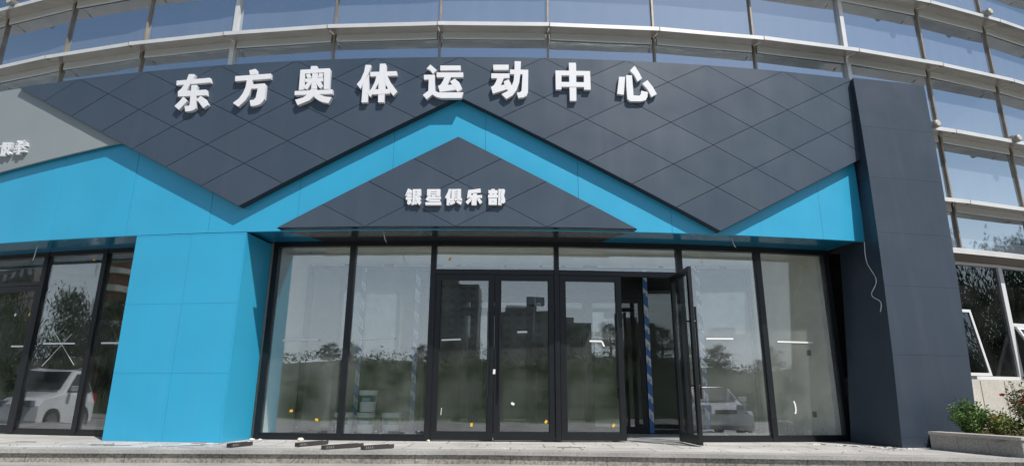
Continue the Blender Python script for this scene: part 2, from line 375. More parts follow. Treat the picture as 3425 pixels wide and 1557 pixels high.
for i in (1, 2, 3, 4, 5):
    z = LV[i]
    for n in range(NMIN, NMAX):
        if z < 5.5 and mphi(n+1) < .2: continue
        a, c = ph(mphi(n)+.0003), ph(mphi(n+1)-.0003)
        b = MB(); h0, h1 = .095, .0
        # wedge: deep front fascia, underside rising back to the glass
        zf0 = z-.072; wob = rnd.uniform(-.006, .006)
        P = [cp(a, RF, zf0+wob), cp(c, RF, zf0-wob), cp(c, RG+.005, z+.012), cp(a, RG+.005, z+.012), cp(a, RF, z+wob), cp(c, RF, z-wob), cp(c, RG+.005, z+.05), cp(a, RG+.005, z+.05)]
        v = [b.bm.verts.new(p) for p in P]
        for q, mi in (((4, 5, 6, 7), 0), ((0, 1, 5, 4), 0), ((1, 2, 6, 5), 0), ((3, 0, 4, 7), 0)):
            b.bm.faces.new([v[k] for k in q]).material_index = mi
        # dented thin-sheet underside
        N, Q = 14, 4; g = []
        for u in range(N+1):
            row = []
            for k in range(Q+1):
                p = V(P[0]).lerp(V(P[1]), u/N).lerp(V(P[3]).lerp(V(P[2]), u/N), k/Q)
                if 0 < u < N and 0 < k < Q: p.z += .012*noise.noise(V((p.x*2.2, p.y*2.2, i*3.7)))
                row.append(b.bm.verts.new(p))
            g.append(row)
        for u in range(N):
            for k in range(Q):
                f = b.bm.faces.new((g[u][k], g[u+1][k], g[u+1][k+1], g[u][k+1])); f.material_index = 1; f.smooth = True
        o = b.build('sunshade_band', ['silver', 'under'], BLD)
        bj = MB(); bj.obox(cp(ph(mphi(n)), RF-.038, z-.034), tan_(ph(mphi(n))), nrm(ph(mphi(n))), (0, 0, 1), .006, .04, .037)
        bj.build('joint_strip', 'joint', o)
# grey covers on the head of the glass under each band
for i in (1, 2, 3, 4):
    for n in range(NMIN, NMAX):
        z = LV[i]
        if z < 5.5 and mphi(n+1) < .2: continue
        b = MB(); b.sbox(ph(mphi(n))+.05, ph(mphi(n+1))-.05, RG+.004, RG+.035, z-.13, z+.01); b.build('head_cover', 'cover', BLD, bevel=.01)
# beam over the ground floor windows, the windows and the plinth on the right
b = MB(); b.cbox(ph(.2), ph(.56), RG-.05, RG+.045, 3.168, 3.266); o = b.build('sill_band', 'silver', BLD)
b = MB()
n = 12
for k in range(n):
    a, c = ph(.2+.36*k/n), ph(.2+.36*(k+1)/n)
    b.face([cp(a, RG+.04, 3.166), cp(c, RG+.04, 3.166), cp(c, RG-.34, 3.09), cp(a, RG-.34, 3.09)])
b.build('band_soffit', 'soffit_brown', BLD, recalc=False)
b = MB(); b.cbox(ph(.2), ph(.56), 30.05, RG-.02, GZ, .975); b.build('plinth', 'plinth', BLD)
for p in (.2801, .2984, .3170, .3355):
    b = MB(); b.obox(cp(ph(p), RG-.018, .44), tan_(ph(p)), nrm(ph(p)), (0, 0, 1), .005, .004, .52); b.build('plinth_joint', 'joint', BLD)
RW = RG-.25
def window(p0, p1, z0, z1, transom=None, sash=None, name='ground_window'):
    a, c = ph(p0), ph(p1)
    fr = MB(); t = .055
    for q in (a, c-t): fr.sbox(q, q+t, RW-.06, RW+.02, z0, z1)
    for z in ((z0, z1-t) if transom is None else (z0, transom-t/2, z1-t)): fr.sbox(a+t, c-t, RW-.06, RW+.018, z, z+t)
    f = fr.build('window', 'wframe', BLD)
    tz = z0+t if transom is None else transom+t/2
    g = MB(); g.sbox(a+t, c-t, RW-.03, RW-.02, tz, z1-t); g.build('pane', 'glass_dk', f)
    return f, a, c
f, a, c = window(.2530, .3247, .985, 3.10)
f2, a2, c2 = window(.3247, .364, .985, 3.10, 1.98)
# tilted open sashes (hinged at the top, pushed out at the bottom)
def sash(f, s0, s1, zt, zb, push):
    b = MB(); t = .05
    def P(s, z, d): return cp(s, RW+.03+push*(zt-z)/(zt-zb)+d, z)
    def bar(s0, s1, z0, z1): b.hexa([P(s0, z0, .03), P(s1, z0, .03), P(s1, z0, -.01), P(s0, z0, -.01), P(s0, z1, .03), P(s1, z1, .03), P(s1, z1, -.01), P(s0, z1, -.01)])
    bar(s0, s0+t, zb, zt); bar(s1-t, s1, zb, zt); bar(s0+t, s1-t, zb, zb+t); bar(s0+t, s1-t, zt-t, zt)
    o = b.build('sash', 'wframe', f)
    b = MB(); b.hexa([P(s0+t, zb+t, .012), P(s1-t, zb+t, .012), P(s1-t, zb+t, .004), P(s0+t, zb+t, .004), P(s0+t, zt-t, .012), P(s1-t, zt-t, .012), P(s1-t, zt-t, .004), P(s0+t, zt-t, .004)])
    b.build('sash_pane', 'glass_dk', f)
sash(f, ph(.2560), ph(.2905), 2.20, 1.035, .17)
sash(f2, ph(.3267), ph(.362), 1.94, 1.03, .42)
# interior behind the glass
b = MB(); b.cbox(ph(-.44), ph(.46), 29.98, 30.02, 3.42, 9); b.build('light_stop_wall', 'dim', BLD)  # unseen wall added above the ceiling to stop light leaks
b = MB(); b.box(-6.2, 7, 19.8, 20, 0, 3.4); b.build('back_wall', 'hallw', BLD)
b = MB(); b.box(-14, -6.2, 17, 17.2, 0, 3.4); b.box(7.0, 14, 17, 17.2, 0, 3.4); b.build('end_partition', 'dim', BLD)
b = MB(); b.cprism([(ph(-.44), 0), (ph(-.44), 1), (ph(.46), 1), (ph(.46), 0)], 22.8, 30.38) if 0 else None
n = 24
for k in range(n):
    a, c = ph(-.44+.9*k/n), ph(-.44+.9*(k+1)/n)
    for zc in (3.42, 3.46):
        b.face([cp(a, 30.43, zc), cp(c, 30.43, zc), cp(c, 19.6, zc), cp(a, 19.6, zc)])
b.build('ceiling', 'ceil', BLD, recalc=False)
b = MB()
for k in range(n):
    a, c = ph(-.115+.305*k/n), ph(-.115+.305*(k+1)/n)
    b.face([cp(a, 30.40, .004), cp(c, 30.40, .004), cp(c, 28.1, .004), cp(a, 28.1, .004)])
b.build('interior_floor', 'ifloor', BLD, recalc=False)
for nm_, z0_, z1_ in (('dim_floor', .0, .0035), ('dim_ceiling', 3.33, 3.41)):  # dark layers over floor and ceiling, room shade put into the colour
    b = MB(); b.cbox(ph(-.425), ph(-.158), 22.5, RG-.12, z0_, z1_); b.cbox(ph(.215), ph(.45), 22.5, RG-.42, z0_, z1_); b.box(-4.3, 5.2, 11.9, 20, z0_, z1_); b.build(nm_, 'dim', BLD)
def wall(name, p, q, t, m, z0=0.004, z1=3.42):
    p, q = V((*p, 0)), V((*q, 0)); d = (q-p).normalized(); nn = V((-d.y, d.x, 0))*t
    b = MB(); b.hexa([V((x.x, x.y, z)) for z in (z0, z1) for x in (p, q, q+nn, p+nn)]); return b.build(name, m, BLD)
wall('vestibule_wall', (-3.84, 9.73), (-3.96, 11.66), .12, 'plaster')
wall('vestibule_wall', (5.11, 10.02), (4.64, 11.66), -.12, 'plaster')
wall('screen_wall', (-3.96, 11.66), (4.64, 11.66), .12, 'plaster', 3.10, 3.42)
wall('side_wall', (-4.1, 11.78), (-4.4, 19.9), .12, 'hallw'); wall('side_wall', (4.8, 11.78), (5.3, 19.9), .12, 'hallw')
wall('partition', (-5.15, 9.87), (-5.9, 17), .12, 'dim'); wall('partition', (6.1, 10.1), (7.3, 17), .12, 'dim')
for p in (-.425, .45):
    q0, q1 = cp(ph(p), 30.38, 0), cp(ph(p), 22, 0); wall('end_wall', (q0.x, q0.y), (q1.x, q1.y), .1, 'dim')
for x, y, z in ((5.045, 10.246, 1.368), (5.035, 10.28, .395)):
    b = MB(); b.obox((x-.125, y-.03, z), (.275, -.96, 0), (.96, .275, 0), (0, 0, 1), .035, .012, .045); b.build('cable_box', 'scrap', BLD)
for x, y in ((-.9, 10.7), (1.6, 10.72)):
    b = MB(); b.lathe([(.09, 3.405), (.10, 3.418)], (x, y, 0), 20); b.build('downlight', 'lampring', BLD)

# ------------------------------------------------------------------ cyan cladding with column, soffit and an added top lid
RB = 31.25
BL = thing('blue_cladding', (-4.6, 9, 0), 'bright cyan metal cladding wall and column around both glazed entrances', 'wall')
JP = [-.43, -.405, -.36, -.315, -.27, -.225, -.18, -.135, -.09, -.045, 0.0, .045, .09, .135, .168, .1915]
for a, c in zip(JP, JP[1:]):
    b = MB(); zz = lambda p: 3.0+.012*(p+.43)/.62
    b.cprism([(ph(a)+.002, zz(a)), (ph(c)-.002, zz(c)), (ph(c)-.002, 5.7), (ph(a)+.002, 5.7)], RB-.05, RB, .25, tilt=(random.uniform(-.003, .003), random.uniform(-.0012, .0012)))
    b.build('wall_panel', 'blue', BL)
b = MB(); b.cbox(ph(-.43), ph(.1915), RB-.06, RB-.051, 3.03, 5.69); b.build('wall_backing', mat('joint_cyan_dark', (.015, .14, .25), .6), BL)
b = MB(); b.cbox(ph(-.1732), ph(-.1148), 30.47, RB+.0, -.0, 2.997); b.build('column', 'blue', BL)
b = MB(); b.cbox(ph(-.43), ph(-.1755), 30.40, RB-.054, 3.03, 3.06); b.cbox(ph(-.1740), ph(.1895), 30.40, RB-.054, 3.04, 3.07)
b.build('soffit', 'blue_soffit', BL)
b = MB(); b.cbox(ph(-.43), ph(.1915), 30.46, 31.20, 5.62, 5.68); b.build('cap', 'lid', BL)  # unseen top added to keep sun out and bounce light upward
# panel joints: thin dark reveals lying just proud of the cyan face
b = MB()
b.cbox(ph(-.1730), ph(-.115), RB-.001, RB+.0012, 2.974, 2.98)
for z in (1.93, .93): b.cbox(ph(-.1732), ph(-.1148), RB-.001, RB+.0012, z, z+.006)
b.sbox(ph(-.1432), ph(-.1432)+.006, RB-.001, RB+.0012, .01, 2.97)
b.sbox(ph(-.1156), ph(-.1156)+.006, RB-.001, RB+.0012, .01, 2.97)
b.build('panel_joint', mat('joint_cyan', (.024, .28, .46), .5), BL)

# ------------------------------------------------------------------ diamond-panel signboards
PH0, W_, HH = -.2647, 1.3138, .6879          # lattice: first top vertex, diamond width, diamond height
DPH = W_/31.38
def lattice_board(root, inside, clip_s, s0p, ztop, dph, hh, Rback, Rface, gap=.0085, rows=5, cols=14):
    """rhombic tiles with open joints"""
    b = MB()
    wS = dph*SREF
    for j in range(0, 2*rows+1):
        for i in range(-1, cols*2):
            if (i+j) % 2 == 0: continue
            cx, cz = i/2, j/2               # centre of the diamond in lattice units
            if not inside(cx, cz): continue
            P = [(cx-.5, cz), (cx, cz+.5), (cx+.5, cz), (cx, cz-.5)]
            poly = []
            def clip(P, f):
                o = []
                for k in range(len(P)):
                    a, c = P[k], P[(k+1) % len(P)]; fa, fc = f(a), f(c)
                    if fa >= 0: o.append(a)
                    if (fa > 0 > fc) or (fa < 0 < fc): t = fa/(fa-fc); o.append((a[0]+(c[0]-a[0])*t, a[1]+(c[1]-a[1])*t))
                return o
            P = clip(P, lambda p: p[1])
            if clip_s is not None and P: P = clip(P, lambda p: clip_s-p[0])
            if clip_z is not None and P: P = clip(P, lambda p: clip_z-p[1])
            if len(P) < 3: continue
            Q = [(s0p*SREF+p[0]*wS, ztop-p[1]*hh) for p in P]
            # inset towards the inside for the joint
            m_ = len(Q); ar = sum(Q[k][0]*Q[(k+1) % m_][1]-Q[(k+1) % m_][0]*Q[k][1] for k in range(m_))
            if abs(ar) < .02: continue
            if ar < 0: Q = Q[::-1]
            R_ = []
            for k in range(m_):
                p0, p1, p2 = V((*Q[k-1], 0)), V((*Q[k], 0)), V((*Q[(k+1) % m_], 0))
                d1, d2 = (p1-p0).normalized(), (p2-p1).normalized()
                n1, n2 = V((-d1.y, d1.x, 0)), V((-d2.y, d2.x, 0))
                kk = max(.25, 1+n1.dot(n2)); o = p1+(n1+n2)*(gap/2/kk); R_.append((o.x, o.y))
            b.cprism(R_, Rback, Rface, .45, mi=random.choice((0, 0, 1, 2)), tilt=(random.uniform(-.0022, .0022), random.uniform(-.003, .003)))
    return b.build('diamond_panel', ['dark', 'dark2', 'dark3'], root)
clip_z = None
SB = thing('main_signboard', (-.4, 8.6, 3.0), 'large slate grey zigzag signboard of diamond metal panels across the facade', 'signboard')
def inside_main(s, z):
    # lower outline of the board in lattice units
    pts = [(0, 0), (3.5, 3.5), (6, 1), (9, 4), (10.93, 2.07)]
    for (a, za), (c, zc) in zip(pts, pts[1:]):
        if a <= s <= c: return z <= za+(zc-za)*(s-a)/(c-a)-.2
    return 0 <= s < 11.4 and z < 2.0
S_END = (.1931-PH0)/DPH
lattice_board(SB, inside_main, S_END, PH0, 5.7789, DPH, HH, 31.362, 31.38)
def lat(s, z): return ((PH0+s*DPH)*SREF, 5.7789-z*HH)
b = MB()
e = .008
zr = 4-(S_END-9)
for poly in ([(0, 0), (3.5, 3.5), (3.5, 0)], [(3.5, 0), (3.5, 3.5), (6, 1), (6, 0)], [(6, 0), (6, 1), (9, 4), (9, 0)], [(9, 0), (9, 4), (S_END, zr), (S_END, 0)]):
    b.cprism([lat(*p) for p in poly], RB+.003, 31.366)
b.build('backing', 'board', SB)

CB = thing('club_signboard', (-.9, 8.6, 3.0), 'small dark triangular signboard of diamond panels above the glass doors', 'signboard')
TP, TZ, TD, TH = -.0130, 4.428, .0424, .7045
clip_z = 2.0
lattice_board(CB, lambda s, z: abs(s-5) <= z+.01 and z <= 2.0+.01, None, TP-5*TD, TZ, TD, TH, 31.365, 31.385) if 0 else None
bt = MB()
for j in range(0, 5):
    for i in range(-6, 7):
        if (i+j) % 2 == 0: continue
        cx, cz = i/2, j/2
        if abs(cx) > cz-.3: continue
        P = [(cx-.5, cz), (cx, cz+.5), (cx+.5, cz), (cx, cz-.5)]
        if cz+.5 > 2.01: P = [(cx-.5, cz), (cx+.5, cz), (cx, cz-.5)]
        Q = [(ph(TP)+p[0]*TD*SREF, TZ-p[1]*TH) for p in P]
        c0 = (sum(q[0] for q in Q)/len(Q), sum(q[1] for q in Q)/len(Q))
        Q = [(q[0]-(q[0]-c0[0])*.013, q[1]-(q[1]-c0[1])*.013) for q in Q]
        bt.cprism(Q, 31.367, 31.385, mi=random.choice((0, 0, 1, 2)), tilt=(random.uniform(-.0022, .0022), random.uniform(-.003, .003)))
bt.build('diamond_panel', ['dark', 'dark2', 'dark3'], CB)
b = MB(); b.cprism([(ph(TP), TZ), (ph(TP)-2*TD*SREF, TZ-2*TH), (ph(TP)+2*TD*SREF, TZ-2*TH)], RB+.003, 31.371); b.build('backing', 'board', CB)
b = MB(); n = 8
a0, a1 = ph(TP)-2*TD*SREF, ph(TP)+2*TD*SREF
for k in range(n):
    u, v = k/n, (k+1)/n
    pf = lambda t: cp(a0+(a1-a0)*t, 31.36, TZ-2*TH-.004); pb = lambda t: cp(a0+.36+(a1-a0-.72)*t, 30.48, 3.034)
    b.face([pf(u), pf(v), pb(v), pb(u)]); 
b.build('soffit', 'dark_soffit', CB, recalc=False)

GB = thing('grey_signboard', (-8.2, 9.7, 4.2), 'pale grey flat metal signboard at the far left edge', 'signboard')
b = MB()
gp = [(ph(-.43), 5.80), (ph(-.262), 5.80), (ph(-.1885), 4.56), (ph(-.1935), 4.545), (ph(-.2697), 4.222), (ph(-.43), 3.55)]
b.cprism(gp, 31.29, 31.325); b.build('face_panel', 'grey', GB)
b = MB(); b.cprism([(ph(-.43), 5.78), (ph(-.265), 5.78), (ph(-.196), 4.575), (ph(-.2697), 4.262), (ph(-.43), 3.59)], RB+.003, 31.291); b.build('backing', 'groove', GB)
b = MB(); b.cbox(ph(-.30), ph(-.2), 31.3255, 31.3265, 4.80, 4.806); b.build('panel_joint', 'under', GB) if 0 else b.bm.free()

# ------------------------------------------------------------------ slate pillar on the right
PL = thing('slate_pillar', (5.9, 9.3, 0), 'tall slate grey leaning pillar at the right end of the cyan cladding', 'pillar')
PB = [V((5.335, 8.75, 0)), V((6.56, 8.97, 0)), V((6.30, 10.2, 0)), V((5.20, 9.80, 0))]
PT = [V((5.6, 9.0, 5.74)), V((6.92, 9.235, 5.74)), V((6.7, 10.4, 5.74)), V((5.64, 10.0, 5.74))]
def pil(z):
    t = z/5.74; mid = V((.055, 0, 0))*(4*t*(1-t))
    return [a.lerp(c, t)+mid for a, c in zip(PB, PT)]
zs = [0.004, .13, 1.25, 2.26, 3.08, 3.98, 4.86, 5.74]
for za, zb in zip(zs, zs[1:]):
    b = MB(); b.hexa(pil(za)+pil(zb-.0025)); b.build('cladding_panel', 'pillar', PL)
b = MB()
for za, zb in zip(zs, zs[1:]): b.hexa([p+(V((5.95, 9.4, p.z))-p)*.006 for p in pil(za)+pil(zb)])
b.build('core', 'board', PL)
b = MB()
p0, p1 = pil(.1), pil(5.7); t = .74
b.build('seam', 'groove', PL) if 0 else b.bm.free()

# ------------------------------------------------------------------ glazed entrances
ZB, ZT = .004, 3.035
def bar(b, p, w=.088, z0=ZB, z1=ZT, R0=RG-.06, R1=RG+.05, mi=0):
    s = ph(p); b.obox((cp(s, (R0+R1)/2, (z0+z1)/2)), tan_(s), nrm(s), (0, 0, 1), w/2, (R1-R0)/2, (z1-z0)/2, mi)
def rail(b, p0, p1, z0, z1, R0=RG-.055, R1=RG+.045):
    b.sbox(ph(p0), ph(p1), R0, R1, z0, z1)
def on_glass(p, d=.012): return RG+d
def strip(parent, p0, z0, p1, z1, m='tape', h=.026, name='tape_strip', d=.0115):
    """thin tape stuck to the outer face of a pane"""
    a, c = cp(ph(p0), RG+d, z0), cp(ph(p1), RG+d, z1); ax = (c-a).normalized(); up = V((0, 0, 1)); nn = nrm(ph((p0+p1)/2))
    b = MB(); b.obox((a+c)/2, ax, nn, nn.cross(ax).normalized(), (c-a).length/2, .0012, h/2); return b.build(name, m, parent)
def tagpiece(parent, p, z, m='yellow', ang=.35, w=.05, h=.035, name='sticker', d=.0115):
    s = ph(p); t, nn = tan_(s), nrm(s); ax = t*cos(ang)+V((0, 0, 1))*sin(ang)
    b = MB(); b.obox(cp(s, RG+d, z), ax, nn, nn.cross(ax).normalized(), w/2, .0012, h/2); return b.build(name, m, parent)

def leaf(root, p0, p1, handle, z0=.016, z1=2.488, hinge=None, ang=0):
    """a framed glass door between stations p0 and p1; returns the door and its pane"""
    s0, s1 = ph(p0), ph(p1); A, C = cp(s0, RG, 0), cp(s1, RG, 0)
    ax = (C-A).normalized(); nn = V((ax.y, -ax.x, 0)); L = (C-A).length
    def P(u, d, z): return A+ax*u+nn*d+V((0, 0, z))
    def bx(b, u0, u1, d0, d1, za, zb): b.hexa([P(u0, d1, za), P(u1, d1, za), P(u1, d0, za), P(u0, d0, za), P(u0, d1, zb), P(u1, d1, zb), P(u1, d0, zb), P(u0, d0, zb)])
    st, g = .085, .003
    b = MB()
    bx(b, g, g+st, -.024, .026, z0, z1); bx(b, L-g-st, L-g, -.024, .026, z0, z1)
    bx(b, g+st, L-g-st, -.022, .024, z0, z0+.115); bx(b, g+st, L-g-st, -.022, .024, z1-.09, z1)
    loc = A.copy(); 
    d = b.build('door', 'frame', root, loc=A-wloc(root))
    b = MB(); bx(b, g+st, L-g-st, -.006, .006, z0+.115, z1-.09); pn = b.build('pane', 'glass', d)
    b = MB()
    for q in ((g+st, g+st+.012), (L-g-st-.012, L-g-st)): bx(b, q[0], q[1], .0065, .014, z0+.115, z1-.09)
    bx(b, g+st+.012, L-g-st-.012, .0065, .013, z0+.115, z0+.124); b.build('gasket', 'groove', d)
    u = L-g-st-.0 if handle == 'R' else g+st+.0
    b = MB()
    for sgn in (1, -1):
        dd = .075*sgn
        b.tube([P(u, dd, .62), P(u, dd, 1.91)], .016, 10)
        for z in (.80, 1.70):
            b.tube([P(u, sgn*.02, z), P(u, dd, z)], .012, 8)
    b.build('pull_handle', 'handle', d, smooth=False)
    b = MB(); q = L-g-.04 if handle == 'R' else g+.04
    bx(b, q-.018, q+.018, .027, .034, .98, 1.06); b.build('lock', 'frame', d)
    return d, pn

SF = thing('glass_shopfront', (.7, 9.47, 0), 'black framed glazed entrance with four glass doors, the right door open', 'shopfront')
MU = dict(jl=-.1118, a=-.0699, b=-.0270, c=.0368, d=.1023, e=.1464, jr=.1872)
b = MB()
for k in ('jl', 'jr'): bar(b, MU[k])
for p0, p1 in (('jl', 'a'), ('a', 'b'), ('b', 'c'), ('c', 'd'), ('d', 'e'), ('e', 'jr')):
    rail(b, MU[p0], MU[p1], 2.955, ZT)
for p0, p1 in (('jl', 'a'), ('a', 'b'), ('d', 'e'), ('e', 'jr')):
    rail(b, MU[p0], MU[p1], ZB, .062); rail(b, MU[p0], MU[p1], .062, .095, RG-.05, RG+.03)
b.build('frame', 'frame', SF)
for k in 'abcde':
    b = MB(); bar(b, MU[k], .088 if k != 'c' else .075, ZB, ZT, RG-.058, RG+.052); b.build('mullion', 'frame', SF)
b = MB(); h = .0014
rail(b, MU['b']+h, MU['c']-h, 2.492, 2.572); rail(b, MU['c']+h, MU['d']-h, 2.492, 2.572); b.build('transom', 'frame', SF)
PANES = {}
def pane(root, key, p0, p1, z0, z1):
    h = .0014; b = MB(); a, c = ph(p0+h), ph(p1-h); e1, e2, e3 = (random.uniform(-.0025, .0025) for _ in range(3))
    b.hexa([cp(a, RG+.006+e1, z0), cp(c, RG+.006+e2, z0), cp(c, RG-.006+e2, z0), cp(a, RG-.006+e1, z0), cp(a, RG+.006+e1+e3, z1), cp(c, RG+.006+e2+e3, z1), cp(c, RG-.006+e2+e3, z1), cp(a, RG-.006+e1+e3, z1)]); PANES[key] = b.build('glass_pane', 'glass_clear' if key == 6 else 'glass_dusty' if key in (1, 2, 3, 4, 5) else 'glass', root)
pane(SF, 1, MU['jl'], MU['a'], .095, 2.955); pane(SF, 2, MU['a'], MU['b'], .095, 2.955)
pane(SF, 3, MU['b'], MU['c'], 2.572, 2.955); pane(SF, 4, MU['c'], MU['d'], 2.572, 2.955)
pane(SF, 5, MU['d'], MU['e'], .095, 2.955); pane(SF, 6, MU['e'], MU['jr'], .095, 2.955)
D1, G1 = leaf(SF, -.0257, .0049, 'R'); D2, G2 = leaf(SF, .0050, .0355, 'L'); D3, G3 = leaf(SF, .0382, .0704, 'R')
D4, G4 = leaf(SF, .0722, .1008, 'L')
# the open leaf turns about its right edge until it points at the viewer
piv = cp(ph(.1005), RG, 0); D4.rotation_mode = 'XYZ'
off = D4.location+SF.location-piv
ang = rad(88)
Rm = Matrix.Rotation(ang, 3, 'Z'); D4.rotation_euler = (0, 0, ang); D4.location = piv+V((-.10, -.06, 0))+Rm @ off-SF.location
D4['label'] = 'glass door standing open towards the steps'
for key, args in ((1, (-.1038, 1.462, -.0845, 1.465)), (2, (-.0633, 1.483, -.0451, 1.493)), (5, (.1141, 1.535, .1289, 1.540)), (6, (.1533, 1.51, .1735, 1.507))): strip(PANES[key], *args)
strip(G1, -.0216, 1.469, -.0118, 1.482); strip(G2, .0166, 1.597, .0216, 1.601, h=.03); strip(G3, .0532, 1.472, .0595, 1.471); strip(G3, .0596, 1.468, .0606, 1.39)
tagpiece(PANES[1], -.0955, .41, ang=.1); tagpiece(PANES[1], -.0821, .285, ang=-.4)
tagpiece(G1, -.0055, .233, ang=1.5); tagpiece(G2, .0308, .282, ang=.9); tagpiece(G3, .0640, .233, ang=.9)
tagpiece(G2, .0145, .536, 'wtag', -.5); tagpiece(PANES[6], .174, 2.756, 'yellow', -.7, .05, .02); tagpiece(PANES[3], -.0188, 2.742, 'yellow', 1.2, .05, .03)
tagpiece(D1 and G1, -.0205, .42, 'wtag', 1.5, .1, .008)
b = MB(); s = ph(.0049); 
tagpiece(D1, .0052, 1.0, 'wtag', 1.5, .07, .035, 'sticker', .035)
for q, z, w_ in ((-.0045, .30, .03), (.1601, .44, .16)): pass
b = MB(); s = ph(.1590); pts = [(0, .60), (.016, .55), (.022, .49), (.014, .44), (0, .41)]
for (u0, z0), (u1, z1) in zip(pts, pts[1:]):
    b.obox((cp(s+u0, RG+.0115, z0)+cp(s+u1, RG+.0115, z1))/2, (cp(s+u1, RG, z1)-cp(s+u0, RG, z0)).normalized(), nrm(s), nrm(s).cross((cp(s+u1, RG, z1)-cp(s+u0, RG, z0)).normalized()), V((u1-u0, z1-z0)).length/2, .001, .012)
b.build('torn_tape', 'tape', PANES[6])
rs = random.Random(11)
for key, (p0, p1) in ((1, (-.108, -.073)), (2, (-.066, -.031)), (6, (.150, .184)), (5, (.107, .143))):   # paint specks along the bottom edge of the panes
    b = MB()
    for k in range(7 if key != 6 else 70):
        p = rs.uniform(p0, p1); z = .10+abs(rs.gauss(0, .035 if key != 6 else .045)); r = rs.uniform(.002, .006)
        b.obox(cp(ph(p), RG+.0108, z), tan_(ph(p)), nrm(ph(p)), (0, 0, 1), r, .0004, r*rs.uniform(.5, 1.4))
    b.build('paint_specks', 'tape' if key != 6 else 'scrap', PANES[key])

LF = thing('glass_shopfront', (-7.5, 10.3, 0), 'dark framed glazed entrance partly cut off at the left edge', 'shopfront')
ML = [-.3300, -.2910, -.2558, -.2149, -.1757]
b = MB()
bar(b, ML[-1]); bar(b, -.405)
rail(b, -.405, ML[0], 2.955, ZT); rail(b, -.405, ML[0], ZB, .095)
for p0, p1 in zip(ML, ML[1:]): rail(b, p0, p1, 2.955, ZT)
for p0, p1 in ((ML[2], ML[3]), (ML[3], ML[4])): rail(b, p0, p1, ZB, .062); rail(b, p0, p1, .062, .095, RG-.05, RG+.03)
b.build('frame', 'frame', LF)
for p in (ML[0], ML[2], ML[3]):
    b = MB(); bar(b, p, .088, ZB, ZT, RG-.058, RG+.052); b.build('mullion', 'frame', LF)
b = MB(); rail(b, ML[0]+.0015, ML[2]-.0015, 2.45, 2.51); b.build('transom', 'frame', LF)
pane(LF, 'l0', -.405, ML[0], .095, 2.955); pane(LF, 'l2', ML[2], ML[3], .095, 2.955); pane(LF, 'l3', ML[3], ML[4], .095, 2.955); pane(LF, 'lt', ML[0], ML[2], 2.51, 2.955)
E1, H1 = leaf(LF, -.3283, -.2931, 'R', z1=2.446); E2, H2 = leaf(LF, -.2929, -.2575, 'L', z1=2.446)
E1['label'] = 'left leaf of the double door'; E2['label'] = 'right leaf of the double door'
strip(H2, -.2700, 1.412, -.2610, 1.408); strip(PANES['l2'], -.2472, 1.447, -.2255, 1.441); strip(PANES['l3'], -.2084, 1.441, -.1962, 1.438)
strip(PANES['l2'], -.2426, 1.689, -.2233, 1.09, h=.006, name='tape_cross', d=.0140); strip(PANES['l2'], -.2286, 1.599, -.2446, 1.075, h=.006, name='tape_cross', d=.0165)
tagpiece(H2, -.2614, 1.95, ang=1.2); tagpiece(H2, -.272, 1.95, 'wtag', 1.2); tagpiece(PANES['l2'], -.2232, 2.85, 'yellow', -.2)

# ------------------------------------------------------------------ inner glazed screen with protective film
YS = 11.6
IS = thing('inner_glass_screen', (.35, YS, 0), 'inner glazed screen behind the doors, its posts wrapped in blue and white film', 'glass screen')
XS = [-3.90, -2.84, -1.80, .38, 2.56, 3.58, 4.60]
b = MB()
b.box(XS[0], XS[0]+.07, YS-.04, YS+.04, .006, 3.1); b.box(XS[-1]-.07, XS[-1], YS-.04, YS+.04, .006, 3.1)
b.box(XS[0]+.07, XS[-1]-.07, YS-.038, YS+.038, 3.03, 3.1)
b.box(XS[0]+.07, XS[2], YS-.038, YS+.038, .006, .08); b.box(XS[4], XS[-1]-.07, YS-.038, YS+.038, .006, .08)
b.box(XS[2], XS[4], YS-.036, YS+.036, 2.48, 2.66)
b.build('frame', 'frame', IS)
def film(parent, x, z0, z1, w, y, pale=False, sl=.10):
    b = MB(); z = z0; k = 0; rr = random.Random(int(x*100))
    while z < z1-.02:
        hh = min(rr.uniform(.10, .26), z1-z); mi = k % 2
        s1 = sl if z > z0 else 0; s2 = sl if z+hh < z1-.03 else 0
        s1 = min(s1, .09); 
        b.face([(x-w, y, z+s1), (x+w, y, z), (x+w, y, z+hh), (x-w, y, min(z+hh+s2, z1))], mi)
        if mi == 1:      # rows of small print on the white bands
            for q in range(3):
                zz = z+hh*.3+.05*q*hh*3
                b.face([(x-w*.5, y-.0015, zz+.03), (x+w*.4, y-.0015, zz+.01), (x+w*.4, y-.0015, zz+.022), (x-w*.5, y-.0015, zz+.042)], 0)
        z += hh; k += 1
    return b.build('protective_film', ['film_b', 'film_w'], parent, recalc=False)
for x in XS[1:3]+XS[4:6]:
    b = MB(); b.box(x-.045, x+.045, YS-.05, YS+.05, .006, 3.028); o = b.build('post', 'frame', IS)
    film(o, x, .02, 3.02, .042, YS-.053)
rr = random.Random(5)
b = MB(); x = XS[0]+.02
while x < XS[-1]-.3:        # torn film along the head rail
    l = rr.uniform(.2, .9); b.face([(x, YS-.042, 3.05+rr.uniform(0, .02)), (x+l, YS-.042, 3.05+rr.uniform(0, .02)), (x+l, YS-.042, 3.098), (x, YS-.042, 3.098)], rr.choice((0, 1, 1))); x += l+rr.uniform(0, .3)
b.build('torn_film', ['film_l', 'film_w'], IS, recalc=False)
def ipane(x0, x1, z0, z1):
    b = MB(); b.box(x0, x1, YS-.006, YS+.006, z0, z1); b.build('glass_pane', 'glass_in', IS)
ipane(XS[0]+.07, XS[1]-.045, .08, 3.03); ipane(XS[1]+.045, XS[2]-.045, .08, 3.03); ipane(XS[4]+.045, XS[5]-.045, .08, 3.03); ipane(XS[5]+.045, XS[6]-.07, .08, 3.03)
ipane(XS[2]+.045, XS[4]-.045, 2.66, 3.03)
